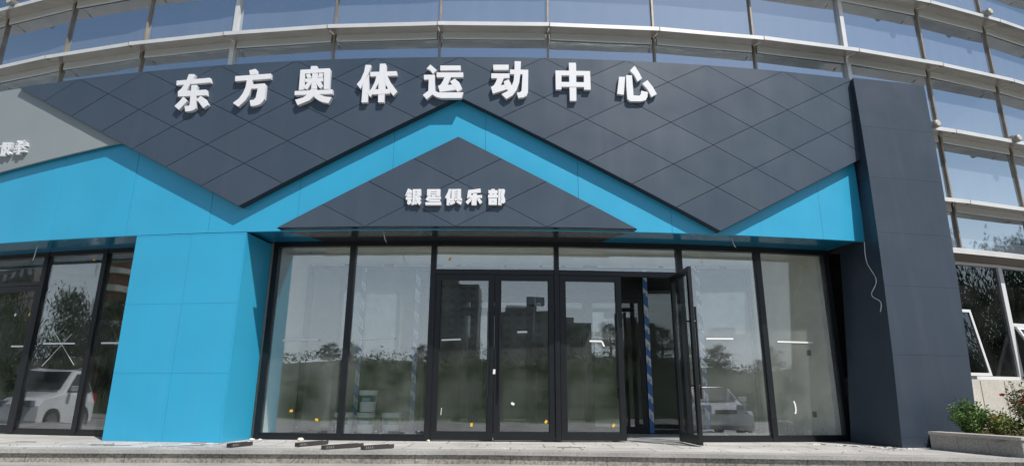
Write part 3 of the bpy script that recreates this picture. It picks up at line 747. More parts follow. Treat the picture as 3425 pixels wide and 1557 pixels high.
n4 = [XS[2]+.05+(XS[4]-XS[2]-.10)*k/4 for k in range(5)]
for k in range(4):
    x0, x1 = n4[k]+.003, n4[k+1]-.003
    b = MB(); b.box(x0, x0+.09, YS-.03, YS+.03, .012, 2.475); b.box(x1-.09, x1, YS-.03, YS+.03, .012, 2.475); b.box(x0+.09, x1-.09, YS-.028, YS+.028, .012, .13); b.box(x0+.09, x1-.09, YS-.028, YS+.028, 2.38, 2.475)
    d = b.build('door', 'frame', IS)
    b = MB(); b.box(x0+.09, x1-.09, YS-.005, YS+.005, .13, 2.38); b.build('pane', 'glass_in', d)
    u = x1-.10 if k % 2 == 0 else x0+.10
    b = MB(); b.tube([(u, YS-.08, .9), (u, YS-.08, 1.7)], .015, 8); b.tube([(u, YS-.03, 1.0), (u, YS-.08, 1.0)], .01, 6); b.tube([(u, YS-.03, 1.6), (u, YS-.08, 1.6)], .01, 6); b.build('pull_handle', 'handle', d)

# ------------------------------------------------------------------ lettering
LETTERS = [
(-4.663,4.961,[[(-309,561),(265,570),(293,486),(-299,479)],[(-109,663),(-17,655),(5,631),(-18,565),(-61,479),(-104,360),(-254,363),(-203,411),(-163,483),(-131,565)],[(-255,367),(236,361),(259,263),(-237,274)],[(-32,458),(59,455),(80,434),(68,368),(107,47),(78,17),(19,2),(-67,0),(-94,97),(-29,96),(-9,111),(-21,277),(-24,363)],[(-140,266),(-59,181),(-182,35),(-269,109),(-200,182)],[(160,258),(238,202),(309,90),(235,36),(100,200)]]),
(-3.667,4.988,[[(-78,630),(24,650),(48,631),(60,555),(-50,547)],[(-298,540),(292,550),(298,462),(-288,451)],[(-92,456),(-3,459),(6,370),(-5,286),(-27,191),(-72,104),(-176,0),(-275,71),(-184,144),(-130,231),(-100,331)],[(-4,373),(209,382),(231,360),(237,110),(214,64),(172,22),(100,3),(26,0),(-1,102),(61,105),(92,140),(107,299),(-9,301)]]),
(-2.651,4.965,[[(-84,674),(10,672),(27,623),(-89,613)],[(-249,615),(216,623),(233,600),(242,262),(155,265),(134,553),(-171,545),(-147,271),(-242,264)],[(-51,543),(37,542),(46,278),(-44,276)],[(-157,455),(127,463),(132,400),(-149,395)],[(-153,525),(-92,542),(-52,468),(-121,459)],[(58,541),(126,533),(116,469),(47,466)],[(-100,404),(-32,396),(-107,261),(-165,300)],[(35,398),(96,402),(143,305),(98,270),(34,354)],[(-300,244),(296,249),(300,176),(-295,175)],[(-46,267),(47,267),(48,196),(12,142),(-48,76),(-231,0),(-278,93),(-156,127),(-89,179)],[(42,208),(107,166),(192,130),(297,115),(253,14),(149,40),(74,82),(1,148)]]),
(-1.665,4.977,[[(-207,650),(-126,648),(-110,628),(-159,470),(-211,347),(-255,236),(-319,318),(-262,400),(-219,535)],[(-203,367),(-142,485),(-124,200),(-130,7),(-224,5),(-226,295)],[(-122,524),(286,529),(300,453),(-117,446)],[(19,663),(106,663),(121,636),(132,338),(123,0),(32,2),(18,341)],[(-21,448),(35,455),(25,341),(-58,152),(-91,91),(-144,159),(-82,240),(-38,353)],[(108,453),(152,444),(210,327),(319,175),(262,105),(190,193),(115,334)],[(-58,219),(193,224),(206,144),(-57,134)]]),
(-0.648,5.017,[[(-216,599),(-112,501),(-170,436),(-214,502),(-271,528)],[(-62,579),(251,578),(255,498),(-59,495)],[(-114,459),(293,458),(297,378),(-109,377)],[(12,380),(111,380),(63,244),(27,205),(-17,164),(-63,159),(-83,226),(-47,246),(-13,308)],[(-83,226),(54,243),(173,249),(196,164),(-52,125)],[(170,351),(241,282),(289,174),(218,126),(136,241),(98,303)],[(-305,416),(-140,418),(-136,338),(-301,334)],[(-228,343),(-137,342),(-124,144),(-88,113),(-169,75),(-244,0),(-307,74),(-227,145)],[(-131,149),(-79,115),(307,114),(282,19),(-30,19),(-104,40),(-174,88)]]),
(0.357,5.028,[[(-256,584),(-16,587),(-18,498),(-251,495)],[(-281,434),(-2,435),(-2,357),(-280,350)],[(-191,353),(-89,355),(-136,227),(-168,157),(-264,144),(-283,198),(-238,231),(-207,295)],[(-281,192),(-136,227),(-61,248),(-13,237),(-48,162),(-252,87)],[(-14,334),(38,217),(-12,144),(-55,164),(-91,296)],[(4,501),(283,501),(283,424),(4,422)],[(74,647),(171,644),(162,428),(145,281),(108,158),(47,61),(-48,0),(-121,79),(-28,134),(36,231),(62,317),(72,475)],[(196,428),(283,430),(279,115),(258,58),(208,28),(133,17),(109,106),(154,113),(181,137)]]),
(1.325,5.018,[[(-59,652),(45,656),(53,631),(45,3),(-54,0)],[(-268,511),(267,518),(265,442),(-267,429)],[(-267,431),(-177,434),(-180,188),(-266,184)],[(170,441),(267,445),(268,196),(166,195)],[(-180,315),(169,320),(167,239),(-182,233)]]),
(2.308,5.046,[[(-268,412),(-174,413),(-207,104),(-309,116)],[(-156,443),(-66,445),(-56,101),(32,100),(61,131),(67,186),(168,167),(160,88),(130,29),(60,6),(-115,0),(-154,37),(-161,266)],[(-16,614),(46,503),(91,399),(16,343),(-29,450),(-94,527)],[(173,373),(250,262),(309,141),(221,86),(170,209),(90,309)]]),
(-1.021,3.322,[[(-86,261),(-43,245),(-39,234),(-24,233),(-23,189),(-99,187),(-103,144),(-122,151)],[(-97,181),(-28,182),(-26,133),(-95,133)],[(-111,130),(-23,129),(-21,87),(-109,86)],[(-83,84),(-33,84),(-17,35),(-67,9),(-84,25),(-87,46)],[(-16,248),(20,248),(31,18),(-27,4),(-11,45)],[(19,248),(51,248),(53,207),(21,207)],[(21,198),(54,197),(55,169),(23,169)],[(23,159),(55,159),(57,118),(25,119)],[(50,248),(105,248),(109,146),(91,144),(65,127),(56,122)],[(27,70),(52,66),(57,17),(30,16)],[(92,140),(119,97),(97,73),(122,45),(94,0),(60,35),(52,72),(31,75),(28,114),(69,124)]]),
(-0.73,3.325,[[(-96,246),(-43,246),(-39,139),(-76,157),(-98,139)],[(-45,246),(39,246),(40,209),(-43,209)],[(-43,201),(41,201),(42,178),(-42,178)],[(-42,169),(42,169),(43,148),(-41,148)],[(38,246),(95,246),(97,136),(42,136)],[(-74,152),(-30,129),(-25,129),(-21,92),(-53,86),(-68,56),(-114,85)],[(-25,144),(28,144),(32,127),(106,127),(107,92),(-23,90)],[(-50,83),(98,83),(102,50),(-64,50)],[(-114,43),(114,43),(114,0),(-112,0)]]),
(-0.439,3.325,[[(-71,253),(-41,248),(-47,118),(-53,0),(-97,0),(-99,104),(-125,118),(-89,195)],[(-35,248),(13,248),(19,82),(7,81),(-50,57),(-50,104),(-31,108)],[(12,248),(52,248),(53,212),(13,212)],[(13,204),(54,204),(54,179),(14,178)],[(15,170),(55,170),(55,147),(15,147)],[(15,139),(55,139),(56,114),(16,114)],[(17,105),(56,105),(57,80),(34,61),(17,77)],[(51,248),(103,248),(107,108),(122,105),(123,64),(56,82)],[(-57,45),(7,74),(30,42),(12,24),(-40,0)],[(59,75),(125,48),(109,4),(42,42)]]),
(-0.144,3.327,[[(-87,230),(91,257),(98,197),(-39,181),(-43,139),(-67,121),(-103,102)],[(-18,179),(40,181),(41,155),(115,155),(114,104),(80,120),(38,92),(40,0),(-33,0),(-35,62),(-26,78),(-61,118),(-42,154),(-19,155)],[(-64,112),(-30,80),(-87,10),(-121,48)],[(80,114),(121,46),(89,15),(42,87)]]),
(0.183,3.329,[[(-80,248),(-29,249),(-29,230),(14,229),(14,181),(-120,180),(-121,230),(-79,231)],[(-104,180),(-58,180),(-57,159),(-103,159)],[(-47,180),(1,181),(2,160),(-47,159)],[(-125,159),(20,161),(20,113),(-125,111)],[(-117,103),(6,104),(6,58),(-116,57)],[(-116,58),(-69,58),(-69,46),(-116,46)],[(-43,58),(6,59),(6,47),(-43,47)],[(-116,47),(6,48),(7,3),(-114,2)],[(66,246),(109,246),(122,221),(106,147),(125,84),(124,43),(101,28),(54,28),(54,72),(71,79),(53,139),(65,192)],[(25,246),(63,246),(60,192),(48,139),(64,80),(48,73),(49,27),(72,23),(72,0),(22,0)]]),
(-8.182,4.5,[[(-99,267),(-49,261),(-46,213),(-46,6),(-88,11),(-94,123)],[(-140,209),(-44,207),(-39,179),(-135,181)],[(-58,175),(-27,183),(-17,115),(-52,141)],[(-34,254),(109,241),(108,211),(20,216),(15,167),(17,44),(-20,9),(-50,18),(-24,71),(-20,171)],[(44,220),(107,214),(100,178),(116,171),(109,124),(74,83),(24,44),(17,0),(-29,5),(28,77),(57,129),(24,183)],[(22,100),(53,108),(140,37),(109,7),(66,39)]]),
(-7.861,4.494,[[(-111,211),(115,216),(116,188),(-109,192)],[(-125,176),(132,178),(134,147),(-122,154)],[(-61,259),(-19,263),(-18,177),(-74,116),(-114,92),(-134,111),(-72,154),(-52,202)],[(9,174),(54,153),(134,111),(125,86),(73,106),(8,152)],[(-75,119),(43,120),(43,97),(-74,92)],[(-123,76),(129,76),(131,43),(-122,51)],[(-48,163),(-1,161),(26,17),(4,0),(-48,11),(-52,36),(-18,33)],[(-94,257),(-70,266),(-45,224),(-80,221)],[(51,261),(101,248),(80,225),(46,241)]])]

BIG = 'sign characters on the main signboard'
NAMES = ['first character of the large white sign lettering, meaning east', 'large white sign character with a dot above a bar, second from the left', 'boxy dense large white character with spread legs, third in the row',
 'large white character with a leaning side stroke, left of the blue peak', 'large white character with a swept base just above the blue peak', 'large white character of two parts, first one right of the blue peak',
 'large white character shaped like a box split by a post', 'large white character of four curved strokes, last on the right']
SM = ['first small white character above the doors, with a metal side part', 'small white character with a flat base stroke, second above the doors', 'middle small white character above the doors', 'small white character with two slanted feet, fourth above the doors', 'last small white character above the doors, in two columns']
GR = ['white character cut by the left photo edge on the grey signboard', 'white stacked-bar character on the grey signboard']
for i, (s0, z0, polys) in enumerate(LETTERS):
    b = MB()
    R0, R1 = ((31.381, 31.435) if i < 8 else (31.386, 31.428) if i < 13 else (31.326, 31.372))
    for k, p in enumerate(polys):
        b.cprism([(s0+x/1000, z0+z/1000) for x, z in p], R0, R1+.0011*k, 5, 0, 1)
    lab = NAMES[i] if i < 8 else SM[i-8] if i < 13 else GR[i-13]
    o = b.build('sign_character', ['white', 'letterside'], loc=cp(s0, R0, z0))
    tag(o, lab, 'sign letter', BIG if i < 8 else 'sign characters on the triangular board' if i < 13 else 'sign characters on the grey board')

# ------------------------------------------------------------------ lamps on the bands
def lamp(s, z, label):
    t = thing('facade_lamp', cp(s, RF-.06, z), label, 'lamp', 'small round lamps along the silver bands')
    c = V(cp(s, RF+.03, z-.015)); n_ = nrm(s)
    b = MB(); b.tube([c-n_*.09, c-n_*.03, c+n_*.0, c+n_*.05, c+n_*.055], .07, 16, radii=[.055, .07, .074, .074, .05]); b.build('housing', 'lampring', t, smooth=False)
    b = MB(); b.tube([c+n_*.056, c+n_*.066], .062, 16, radii=[.062, .05]); b.build('lens', 'lampbody', t)
    b = MB(); b.obox(cp(s, RF-.09, z+.055), tan_(s), n_, (0, 0, 1), .02, .08, .012); b.build('bracket', 'lampring', t)
lamp(ph(-.3196), 8.235, 'round lamp on the highest silver band at the top left')
lamp(ph(.3321), 8.235, 'round lamp on the highest band at the top right, wholly in view')
lamp(ph(.2674), 8.235, 'round lamp half cut by the top edge of the photo')
lamp(ph(.2657), 5.475, 'round lamp on the band just right of the slate pillar')
lamp(ph(.3322), 5.475, 'round lamp on the middle right band near the photo edge')

# ------------------------------------------------------------------ hanging cables
def cable(pts, r, label, tip=True):
    b = MB()
    P = [V(p) for p in pts]; Q = []
    for i in range(len(P)-1):
        p0, p1, p2, p3 = P[max(i-1, 0)], P[i], P[i+1], P[min(i+2, len(P)-1)]
        for k in range(6):
            t = k/6; Q.append(.5*((2*p1)+(p2-p0)*t+(2*p0-5*p1+4*p2-p3)*t*t+(3*p1-p0-3*p2+p3)*t**3))
    Q.append(P[-1]); b.tube(Q, r, 8)
    d = (Q[-1]-Q[-2]).normalized(); b.tube([Q[-1], Q[-1]+d*.05], r*.6, 6, 1)
    o = b.build('hanging_cable', ['wire', 'copper'], loc=P[0], smooth=True); tag(o, label, 'cable', 'loose white cables hanging from the soffits')
def side_pt(px, z, y0=8.93):     # a point just off the left face of the pillar
    p = pil(z); a, c = p[0], p[3]; t = px; q = a.lerp(c, t); return (q.x-.02, q.y, z)
cw = lambda p, z, R=31.0: cp(ph(p), R, z)
cable([side_pt(t, z) for t, z in ((.30, 3.0), (.30, 2.68), (.13, 2.36), (.27, 2.16), (.09, 2.02), (.12, 1.88))], .0065, 'long wavy white cable hanging against the side of the slate pillar')
def pxcable(c, dz, label, dx=.04): 
    x, y, z = c; cable([(x, y, z), (x+dx*.2, y-.02, z-dz*.35), (x+dx*.5, y-.02, z-dz*.7), (x+dx, y-.03, z-dz)], .006, label)
pxcable(tuple(cp(ph(-.0490), 31.05, 3.03)), .17, 'short white cable hanging below the triangular signboard', .05)
pxcable(tuple(cp(ph(.1235), 31.0, 3.03)), .15, 'short white cable hanging from the cyan soffit above the right panes', .04)
pxcable(tuple(cp(ph(-.2420), 31.0, 3.02)), .28, 'white cable hanging from the soffit over the left entrance', -.015)
for x, y, lab in ((-1.02, 10.3, 'dark bare wire hanging from the ceiling behind the left transom pane'), (.9, 10.3, 'dark bare wire hanging from the ceiling behind the right transom pane')):
    b = MB(); b.tube([(x+.06, y, 3.41), (x, y, 3.40), (x-.02, y, 3.32), (x-.07, y, 3.24), (x-.12, y, 3.2)], .006, 6); tag(b.build('ceiling_wire', 'copper', loc=(x, y, 3.41)), lab, 'wire', 'bare wires from the ceiling')

# ------------------------------------------------------------------ paint buckets behind the glass
def bucket(x, y, z, rot, label, lift=0):
    t = thing('paint_bucket', (x, y, z), label, 'bucket', 'white paint buckets behind the glass')
    H, R0, R1 = .36, .128, .145
    b = MB(); b.lathe([(R0-.01, .003), (R0, .012), (R0+(R1-R0)*.8, H*.8)], (x, y, z), 28); b.build('body', 'bucket', t, smooth=True)
    b = MB(); b.lathe([(R1+.002, H*.8), (R1+.012, H*.81), (R1+.012, H*.885), (R1+.004, H*.89), (R1+.004, H*.93), (R1+.014, H*.94), (R1+.014, H*.985), (R1, H)], (x, y, z), 28); b.build('lid', 'bucket', t)
    b = MB(); n = 16
    def rr(zz): return R0+(R1-R0)*zz/H+.0022
    for k in range(n):
        a0, a1 = rot-1.35+2.7*k/n, rot-1.35+2.7*(k+1)/n
        q = [V((x+sin(a)*rr(zz), y-cos(a)*rr(zz), z+zz)) for a, zz in ((a0, H*.48), (a1, H*.48), (a1, H*.76), (a0, H*.76))]
        b.face(q)
    lb = b.build('printed_label', 'label', t, recalc=False)
    b = MB()
    for k in range(8):
        a0, a1 = rot-.65+1.1*k/8, rot-.65+1.1*(k+1)/8
        b.face([V((x+sin(a)*(rr(zz)+.0012), y-cos(a)*(rr(zz)+.0012), z+zz)) for a, zz in ((a0, H*.485), (a1, H*.485), (a1, H*.65), (a0, H*.65))])
    b.build('label_patch', 'label2', lb, recalc=False)
    b = MB(); b.tube([(x+(R1+.02)*cos(a), y+(R1+.02)*sin(a)*.35-.12, z+H*.78-.16*abs(sin(a))) for a in [pi*k/10 for k in range(11)]], .003, 6); b.build('wire_handle', 'steel', t)
bucket(-2.44, 10.70, .006, .1, 'white paint bucket at the bottom of the stack of two')
bucket(-2.42, 10.70, .368, .0, 'white paint bucket standing on top of another bucket')
bucket(-2.02, 10.72, .006, .5, 'single white paint bucket standing alone to the right of the stack')
bucket(-2.80, 10.66, .006, -.6, 'white paint bucket half hidden behind the window mullion')

# ------------------------------------------------------------------ steel track offcuts, scraps and crumbs on the platform
def track(p, q, label, w=.07, h=.044, slots=0):
    p, q = V((*p, .003)), V((*q, .003)); d = (q-p).normalized(); n_ = V((d.y, -d.x, 0)); L = (q-p).length
    t = thing('steel_track', p, label, 'metal offcut', 'slotted steel track offcuts on the platform'); up = V((0, 0, 1)); th = .003
    b = MB()
    b.obox(p+d*L/2+up*th/2, d, n_, up, L/2, w/2, th/2)
    b.obox(p+d*L/2+n_*(w/2-th/2)+up*(h/2+th), d, n_, up, L/2, th/2, h/2); b.obox(p+d*L*.47-n_*(w/2-th/2)+up*(h/2+th), d, n_, up, L*.47, th/2, h/2)
    b.build('channel', 'track', t)
    b = MB()
    for k in range(4):
        u = .035+.03*k
        for sd in (1, -1):
            b.obox(p+d*u+n_*(sd*(w/2)-(th if sd < 0 else -.0006) * (1 if sd > 0 else .9))+up*(h*.55), d, n_, up, .005, .0006, h*.28)
            if slots: b.obox(p+d*(L-u)+n_*(sd*(w/2)-(th if sd < 0 else -.0006) * (1 if sd > 0 else .9))+up*(h*.55), d, n_, up, .005, .0006, h*.28)
    b.build('slots', 'slot', t)
track((-3.52, 8.04), (-3.42, 8.45), 'dark slotted track offcut at the corner of the cyan column')
track((-2.74, 8.24), (-2.50, 8.72), 'dark slotted track offcut, farther one of the middle pair', slots=0)
track((-2.28, 7.82), (-1.92, 8.30), 'longest dark slotted track offcut, near the platform edge')
track((-1.80, 7.82), (-1.50, 8.16), 'dark slotted track offcut, rightmost of the four')
rs = random.Random(21)
spots = [(-4.35, 8.1, .42, .06), (-4.18, 8.12, .3, -.1), (-4.05, 8.2, .3, .5), (-4.0, 8.05, .35, -.2), (-3.92, 8.24, .25, -.7), (-3.85, 8.1, .34, .35), (-3.72, 8.28, .3, -.45), (-3.65, 8.2, .25, .2), (-3.62, 8.36, .3, .05), (-5.35, 8.42, .3, .1), (-5.05, 8.27, .33, .12), (-5.2, 8.2, .3, .02), (-6.6, 8.75, .3, -.1)]
scr = thing('scrap_strips', (-3.95, 8.12, 0), 'heap of thin grey and white offcut strips by the cyan column', 'debris')
b = MB()
for k, (x, y, l, a) in enumerate(spots[:9]): b.obox((x, y, .006+.004*k), (cos(a), sin(a), .02), (-sin(a), cos(a), 0), (0, 0, 1), l/2, .008, .0018)
b.build('grey_strips', 'scrap', scr)
b = MB()
for x, y, l, a in ((-3.98, 7.95, .2, .1), (-3.83, 7.99, .12, .6), (-3.7, 7.97, .14, .2)): b.obox((x, y, .05), (cos(a), sin(a), 0), (-sin(a), cos(a), 0), (0, 0, 1), l/2, .022, .0018)
b.build('white_strips', 'scrap_w', scr)
b = MB(); b.obox((-3.86, 7.96, .056), (cos(.8), sin(.8), 0), (-sin(.8), cos(.8), 0), (0, 0, 1), .09, .014, .0018); b.build('red_strip', 'scrap_r', scr)
for k, (x, y, l, a) in enumerate(spots[9:]):
    b = MB(); b.obox((x, y, .003), (cos(a), sin(a), 0), (-sin(a), cos(a), 0), (0, 0, 1), l/2, .011, .002)
    tag(b.build('scrap_strip', 'scrap', loc=(x, y, .001)), ['grey metal strip lying in front of the left foot of the cyan column', 'long grey strip lying in front of the middle of the column, farther one', 'long grey strip lying in front of the middle of the column, nearer one', 'grey metal strip lying before the left entrance'][k], 'debris')
for x, y, l, a, lab in ((.05, 9.12, .75, .12, 'long white strip lying in front of the double doors'), (.80, 8.42, .36, .0, 'thin grey bent strip lying before the third glass door'), (-7.4, 9.9, .5, .0, 'pale strip lying before the left double door')):
    b = MB(); b.obox((x, y, .004), (cos(a), sin(a), 0), (-sin(a), cos(a), 0), (0, 0, 1), l/2, .014, .002); tag(b.build('scrap_strip', 'scrap_w' if 'grey' not in lab else 'scrap', loc=(x, y, .001)), lab, 'debris')
def crumb(x, y, r, lab):
    b = MB(); bmesh.ops.create_icosphere(b.bm, subdivisions=2, radius=r)
    for v in b.bm.verts: v.co *= 1+.35*noise.noise(v.co*40+V((x*9, y*7, 0))); v.co.z *= .55
    bmesh.ops.translate(b.bm, verts=b.bm.verts, vec=(x, y, r*.45)); tag(b.build('foam_crumb', 'foam', loc=(x, y, 0)), lab, 'debris', 'pale foam crumbs along the glazing')
crumb(-3.05, 9.32, .045, 'larger pale foam lump below the leftmost pane')
crumb(-3.74, 9.28, .035, 'pale foam lump at the inner corner of the cyan column'); crumb(-3.62, 9.27, .028, 'pale foam lump just right of the column corner lump')
crumb(-1.20, 9.36, .025, 'pale foam lump at the foot of the mullion left of the double doors')
b = MB(); rs = random.Random(4)
for k in range(330):
    x = rs.uniform(-6.5, 5.2); y = rs.uniform(7.75, 9.3); r = rs.uniform(.003, .009); a = rs.uniform(0, 3)
    if x < -3.9 and y > 8.75: continue
    b.obox((x, y, .003+r*.2), (cos(a), sin(a), 0), (-sin(a), cos(a), 0), (0, 0, 1), r*rs.uniform(.8, 2.2), r*.7, r*.3, rs.choice((0, 0, 1, 2)))
tag(b.build('rubble_specks', ['scrap', 'scrap_w', 'foam']), 'scattered small rubble and dust specks on the platform', 'debris', kind='stuff')
b = MB(); rs = random.Random(9)
for k in range(46):
    t = rs.random(); x = 4.3+1.1*t+rs.uniform(-.15, .15); y = 9.42-.75*t+rs.uniform(-.2, .08); r = rs.uniform(.006, .02)
    b.obox((x, y, .004), (1, 0, 0), (0, 1, 0), (0, 0, 1), r*1.4, r, r*.3, rs.choice((0, 1, 1)))
tag(b.build('plaster_crumbs', ['scrap', 'scrap_w']), 'plaster crumbs along the foot of the slate pillar', 'debris', kind='stuff')

# ------------------------------------------------------------------ planter and flowers at the right
PN = thing('stone_planter', (6.6, 8.2, 0), 'low granite planter box at the right end of the platform', 'planter')
A_, B_ = V((5.615, 8.57, 0)), V((5.845, 7.33, 0))
d_ = (B_-A_).normalized(); n_ = V((-d_.y, d_.x, 0))       # points right, into the planter
if n_.x < 0: n_ = -n_
b = MB(); b.hexa([V((p.x, p.y, z)) for z in (GZ, .185) for p in (B_, B_+n_*.16, A_+n_*.16, A_)])
q0, q1 = B_+n_*.16, B_+V((5, -.1, 0))
b.hexa([V((x, y, z)) for z in (GZ, .185) for x, y in ((q0.x, B_.y), (q1.x, B_.y-.1), (q1.x, B_.y+.06), (q0.x, B_.y+.16))])
b.build('wall', 'planter', PN)
b = MB(); b.hexa([V((p.x, p.y, z)) for z in (.187, .225) for p in (B_-n_*.02-V((0, .02, 0)), B_+n_*.2-V((0, .02, 0)), A_+n_*.2, A_-n_*.02)])
b.hexa([V((x, y, z)) for z in (.187, .225) for x, y in ((B_.x+.203, B_.y-.02), (q1.x, B_.y-.12), (q1.x, B_.y+.09), (B_.x+.203, B_.y+.19))])
b.build('coping', 'coping', PN, bevel=.006)
b = MB()
for t in (.33, .66): p = A_.lerp(B_, t); b.obox(p-n_*.001+V((0, 0, .09)), d_, n_, (0, 0, 1), .003, .003, .093)
b.build('joint', 'joint', PN)
b = MB(); N = 18
g = [[V((5.78+3.6*i/N, 7.52+3.0*j/N, .17+.03*noise.noise(V((i*.7, j*.7, 2))))) for j in range(N+1)] for i in range(N+1)]
g = [[b.bm.verts.new(p) for p in r] for r in g]
for i in range(N):
    for j in range(N): b.bm.faces.new((g[i][j], g[i+1][j], g[i+1][j+1], g[i][j+1]))
b.build('soil', 'soil', PN)

def leafcard(b, p, dirv, l, w_, rr, mi=0):
    d = V(dirv).normalized(); a = d.cross(V((rr.uniform(-1, 1), rr.uniform(-1, 1), rr.uniform(-.4, 1)))).normalized(); u = d.cross(a)
    b.face([p, p+d*l*.45+a*w_/2+u*l*.06, p+d*l, p+d*l*.45-a*w_/2+u*l*.06], mi)
def plant(name, x, y, h, wd, nst, nleaf, leafm, lab, cat, ll=.05, flowers=None, seed=1, lean=0, grp=None):
    rr = random.Random(seed); t = thing(name, (x, y, .17), lab, cat, grp)
    st, lf = MB(), MB(); tips = []
    for k in range(nst):
        a = rr.uniform(0, 2*pi); rad_ = wd*.5*math.sqrt(rr.random()); hh = h*rr.uniform(.55, 1.0)*(1-.35*(rad_/(wd*.5))**2)
        p0 = V((x+rr.uniform(-.06, .06), y+rr.uniform(-.06, .06), .15)); p2 = V((x+cos(a)*rad_+lean*hh, y+sin(a)*rad_, .17+hh)); p1 = p0.lerp(p2, .5)+V((cos(a), sin(a), .5))*.04
        pts = [p0.lerp(p1, q/3).lerp(p1.lerp(p2, q/3), q/3) for q in range(4)]
        st.tube(pts, .004, 5, radii=[.005, .004, .003, .002]); tips.append(p2)
        for q in range(nleaf):
            u = rr.random()**.7; pp = pts[0].lerp(pts[-1], .18+.82*u)+V((rr.gauss(0, .025), rr.gauss(0, .025), rr.gauss(0, .02)))
            leafcard(lf, pp, (rr.uniform(-1, 1), rr.uniform(-1, 1), rr.uniform(-.3, .9)), ll*rr.uniform(.6, 1.3), ll*rr.uniform(.3, .5), rr)
    lf.build('foliage', leafm, t, recalc=False); st.build('stem', 'stem', t)
    if flowers:
        m, n, r = flowers
        for k in range(n):
            p = tips[k % len(tips)]+V((0, 0, .01)); fl = MB()
            for ring in range(3):
                for q in range(7):
                    a = 2*pi*q/7+ring*.4; el = .1+.45*ring; d = V((cos(a)*cos(el), sin(a)*cos(el), sin(el)))
                    leafcard(fl, p, d, r*(1-.2*ring), r*.9, rr)
            fl.build('flower', m if isinstance(m, str) else m[k % len(m)], t, recalc=False)
    return t
plant('leafy_shrub', 6.08, 8.42, .50, .46, 46, 70, 'leaf', 'bushy green shrub in the planter close to the pillar', 'shrub', .045, seed=2)
plant('marigold_plant', 6.36, 8.30, .36, .42, 28, 44, 'leaf_y', 'low yellow-green plant with one small orange yellow flower', 'flower', .05, ('marigold', 1, .032), seed=5)
plant('grass_tuft', 6.75, 8.50, .30, .3, 14, 6, 'leaf_y', 'thin bent grassy stalks between the yellow flower and the red roses', 'plant', .10, seed=6)
plant('rose_bush', 6.86, 8.28, .88, .66, 38, 40, 'leaf_d', 'tall rose bush with dark red flowers at the right edge', 'rose bush', .05, (['rose', 'rose', 'rose_d'], 20, .042), seed=8)
plant('low_weed', 6.62, 8.16, .14, .5, 16, 12, 'leaf_d', 'short dry weeds at the foot of the rose bush', 'plant', .05, seed=12)

# ------------------------------------------------------------------ the place opposite the facade (seen in the glass)
def make_tree(h, seed, willow=False):
    rr = random.Random(seed); tr, lf = MB(), MB()
    tr.tube([(0, 0, 0), (.08, .03, h*.25), (-.05, .05, h*.5), (.05, 0, h*.8)], .2, 8, radii=[.22*h/8, .17*h/8, .12*h/8, .04])
    cl = []
    for k in range(15):
        a = rr.uniform(0, 2*pi); z0 = h*rr.uniform(.12, .6); L = h*rr.uniform(.18, .36)*(1.1-.5*z0/h); e = rr.uniform(.3, 1.0)
        p0 = V((0, 0, z0)); p1 = p0+V((cos(a)*L, sin(a)*L, L*e)); tr.tube([p0, p0.lerp(p1, .5)+V((0, 0, .15)), p1], .05, 5, radii=[.07*h/8, .05*h/8, .02]); cl += [p1, p0.lerp(p1, .65)]
    for k in range(10): a = rr.uniform(0, 2*pi); cl.append(V((cos(a)*h*.1, sin(a)*h*.1, h*rr.uniform(.65, .93))))
    for c in cl:
        R = h*rr.uniform(.07, .13)
        for q in range(170 if willow else 75):
            p = c+V((rr.gauss(0, R*.6), rr.gauss(0, R*.6), rr.gauss(0, R*.5)))
            leafcard(lf, p, (rr.uniform(-.5, .5), rr.uniform(-.5, .5), -1 if willow else rr.uniform(-.8, .6)), (.34 if willow else .3)*rr.uniform(.6, 1.3)*h/8, (.06 if willow else .16)*h/8, rr)
    return tr, lf
protos = {}
def tree(x, y, h, kind, lab, grp, rot):
    key = kind
    if key not in protos:
        r = thing('willow_tree' if kind == 'willow' else 'leafy_tree', (0, 0, 0), lab, 'tree', grp)
        tr, lf = make_tree(8, 31 if kind == 'willow' else 47, kind == 'willow'); tr.build('trunk', 'bark', r); lf.build('crown', 'treeleaf', r, recalc=False)
        protos[key] = r
    else: r = dup(protos[key])
    r.location = (x, y, GZ); r.rotation_euler = (0, 0, rot); r.scale = (h/8*(1.5 if kind == 'leafy' else 1), h/8*(1.5 if kind == 'leafy' else 1), h/8); r['label'] = lab
    if grp: r['group'] = grp
    return r
WL = 'willow trees mirrored in the ground floor windows'
for k, (x, y, h, lab) in enumerate(((21, 8.0, 6.6, 'willow nearest the building, right of the planter'), (25, 3.5, 8, 'willow farther out on the right side of the plaza'), (31, 9, 10, 'tall willow farthest right beyond the planter'),
    (-27, -3.5, 6, 'willow left of the parked white off-roader'), (-31, 3.5, 6.4, 'tall willow behind the parked white off-roader'), (-29, -1, 6.2, 'willow behind the bonnet of the white off-roader'), (22, 5, 5.6, 'low willow before the ground floor windows'), (26, 8, 7, 'willow between the two tallest right willows'))):
    tree(x, y, h, 'willow', lab, WL, k*1.3)
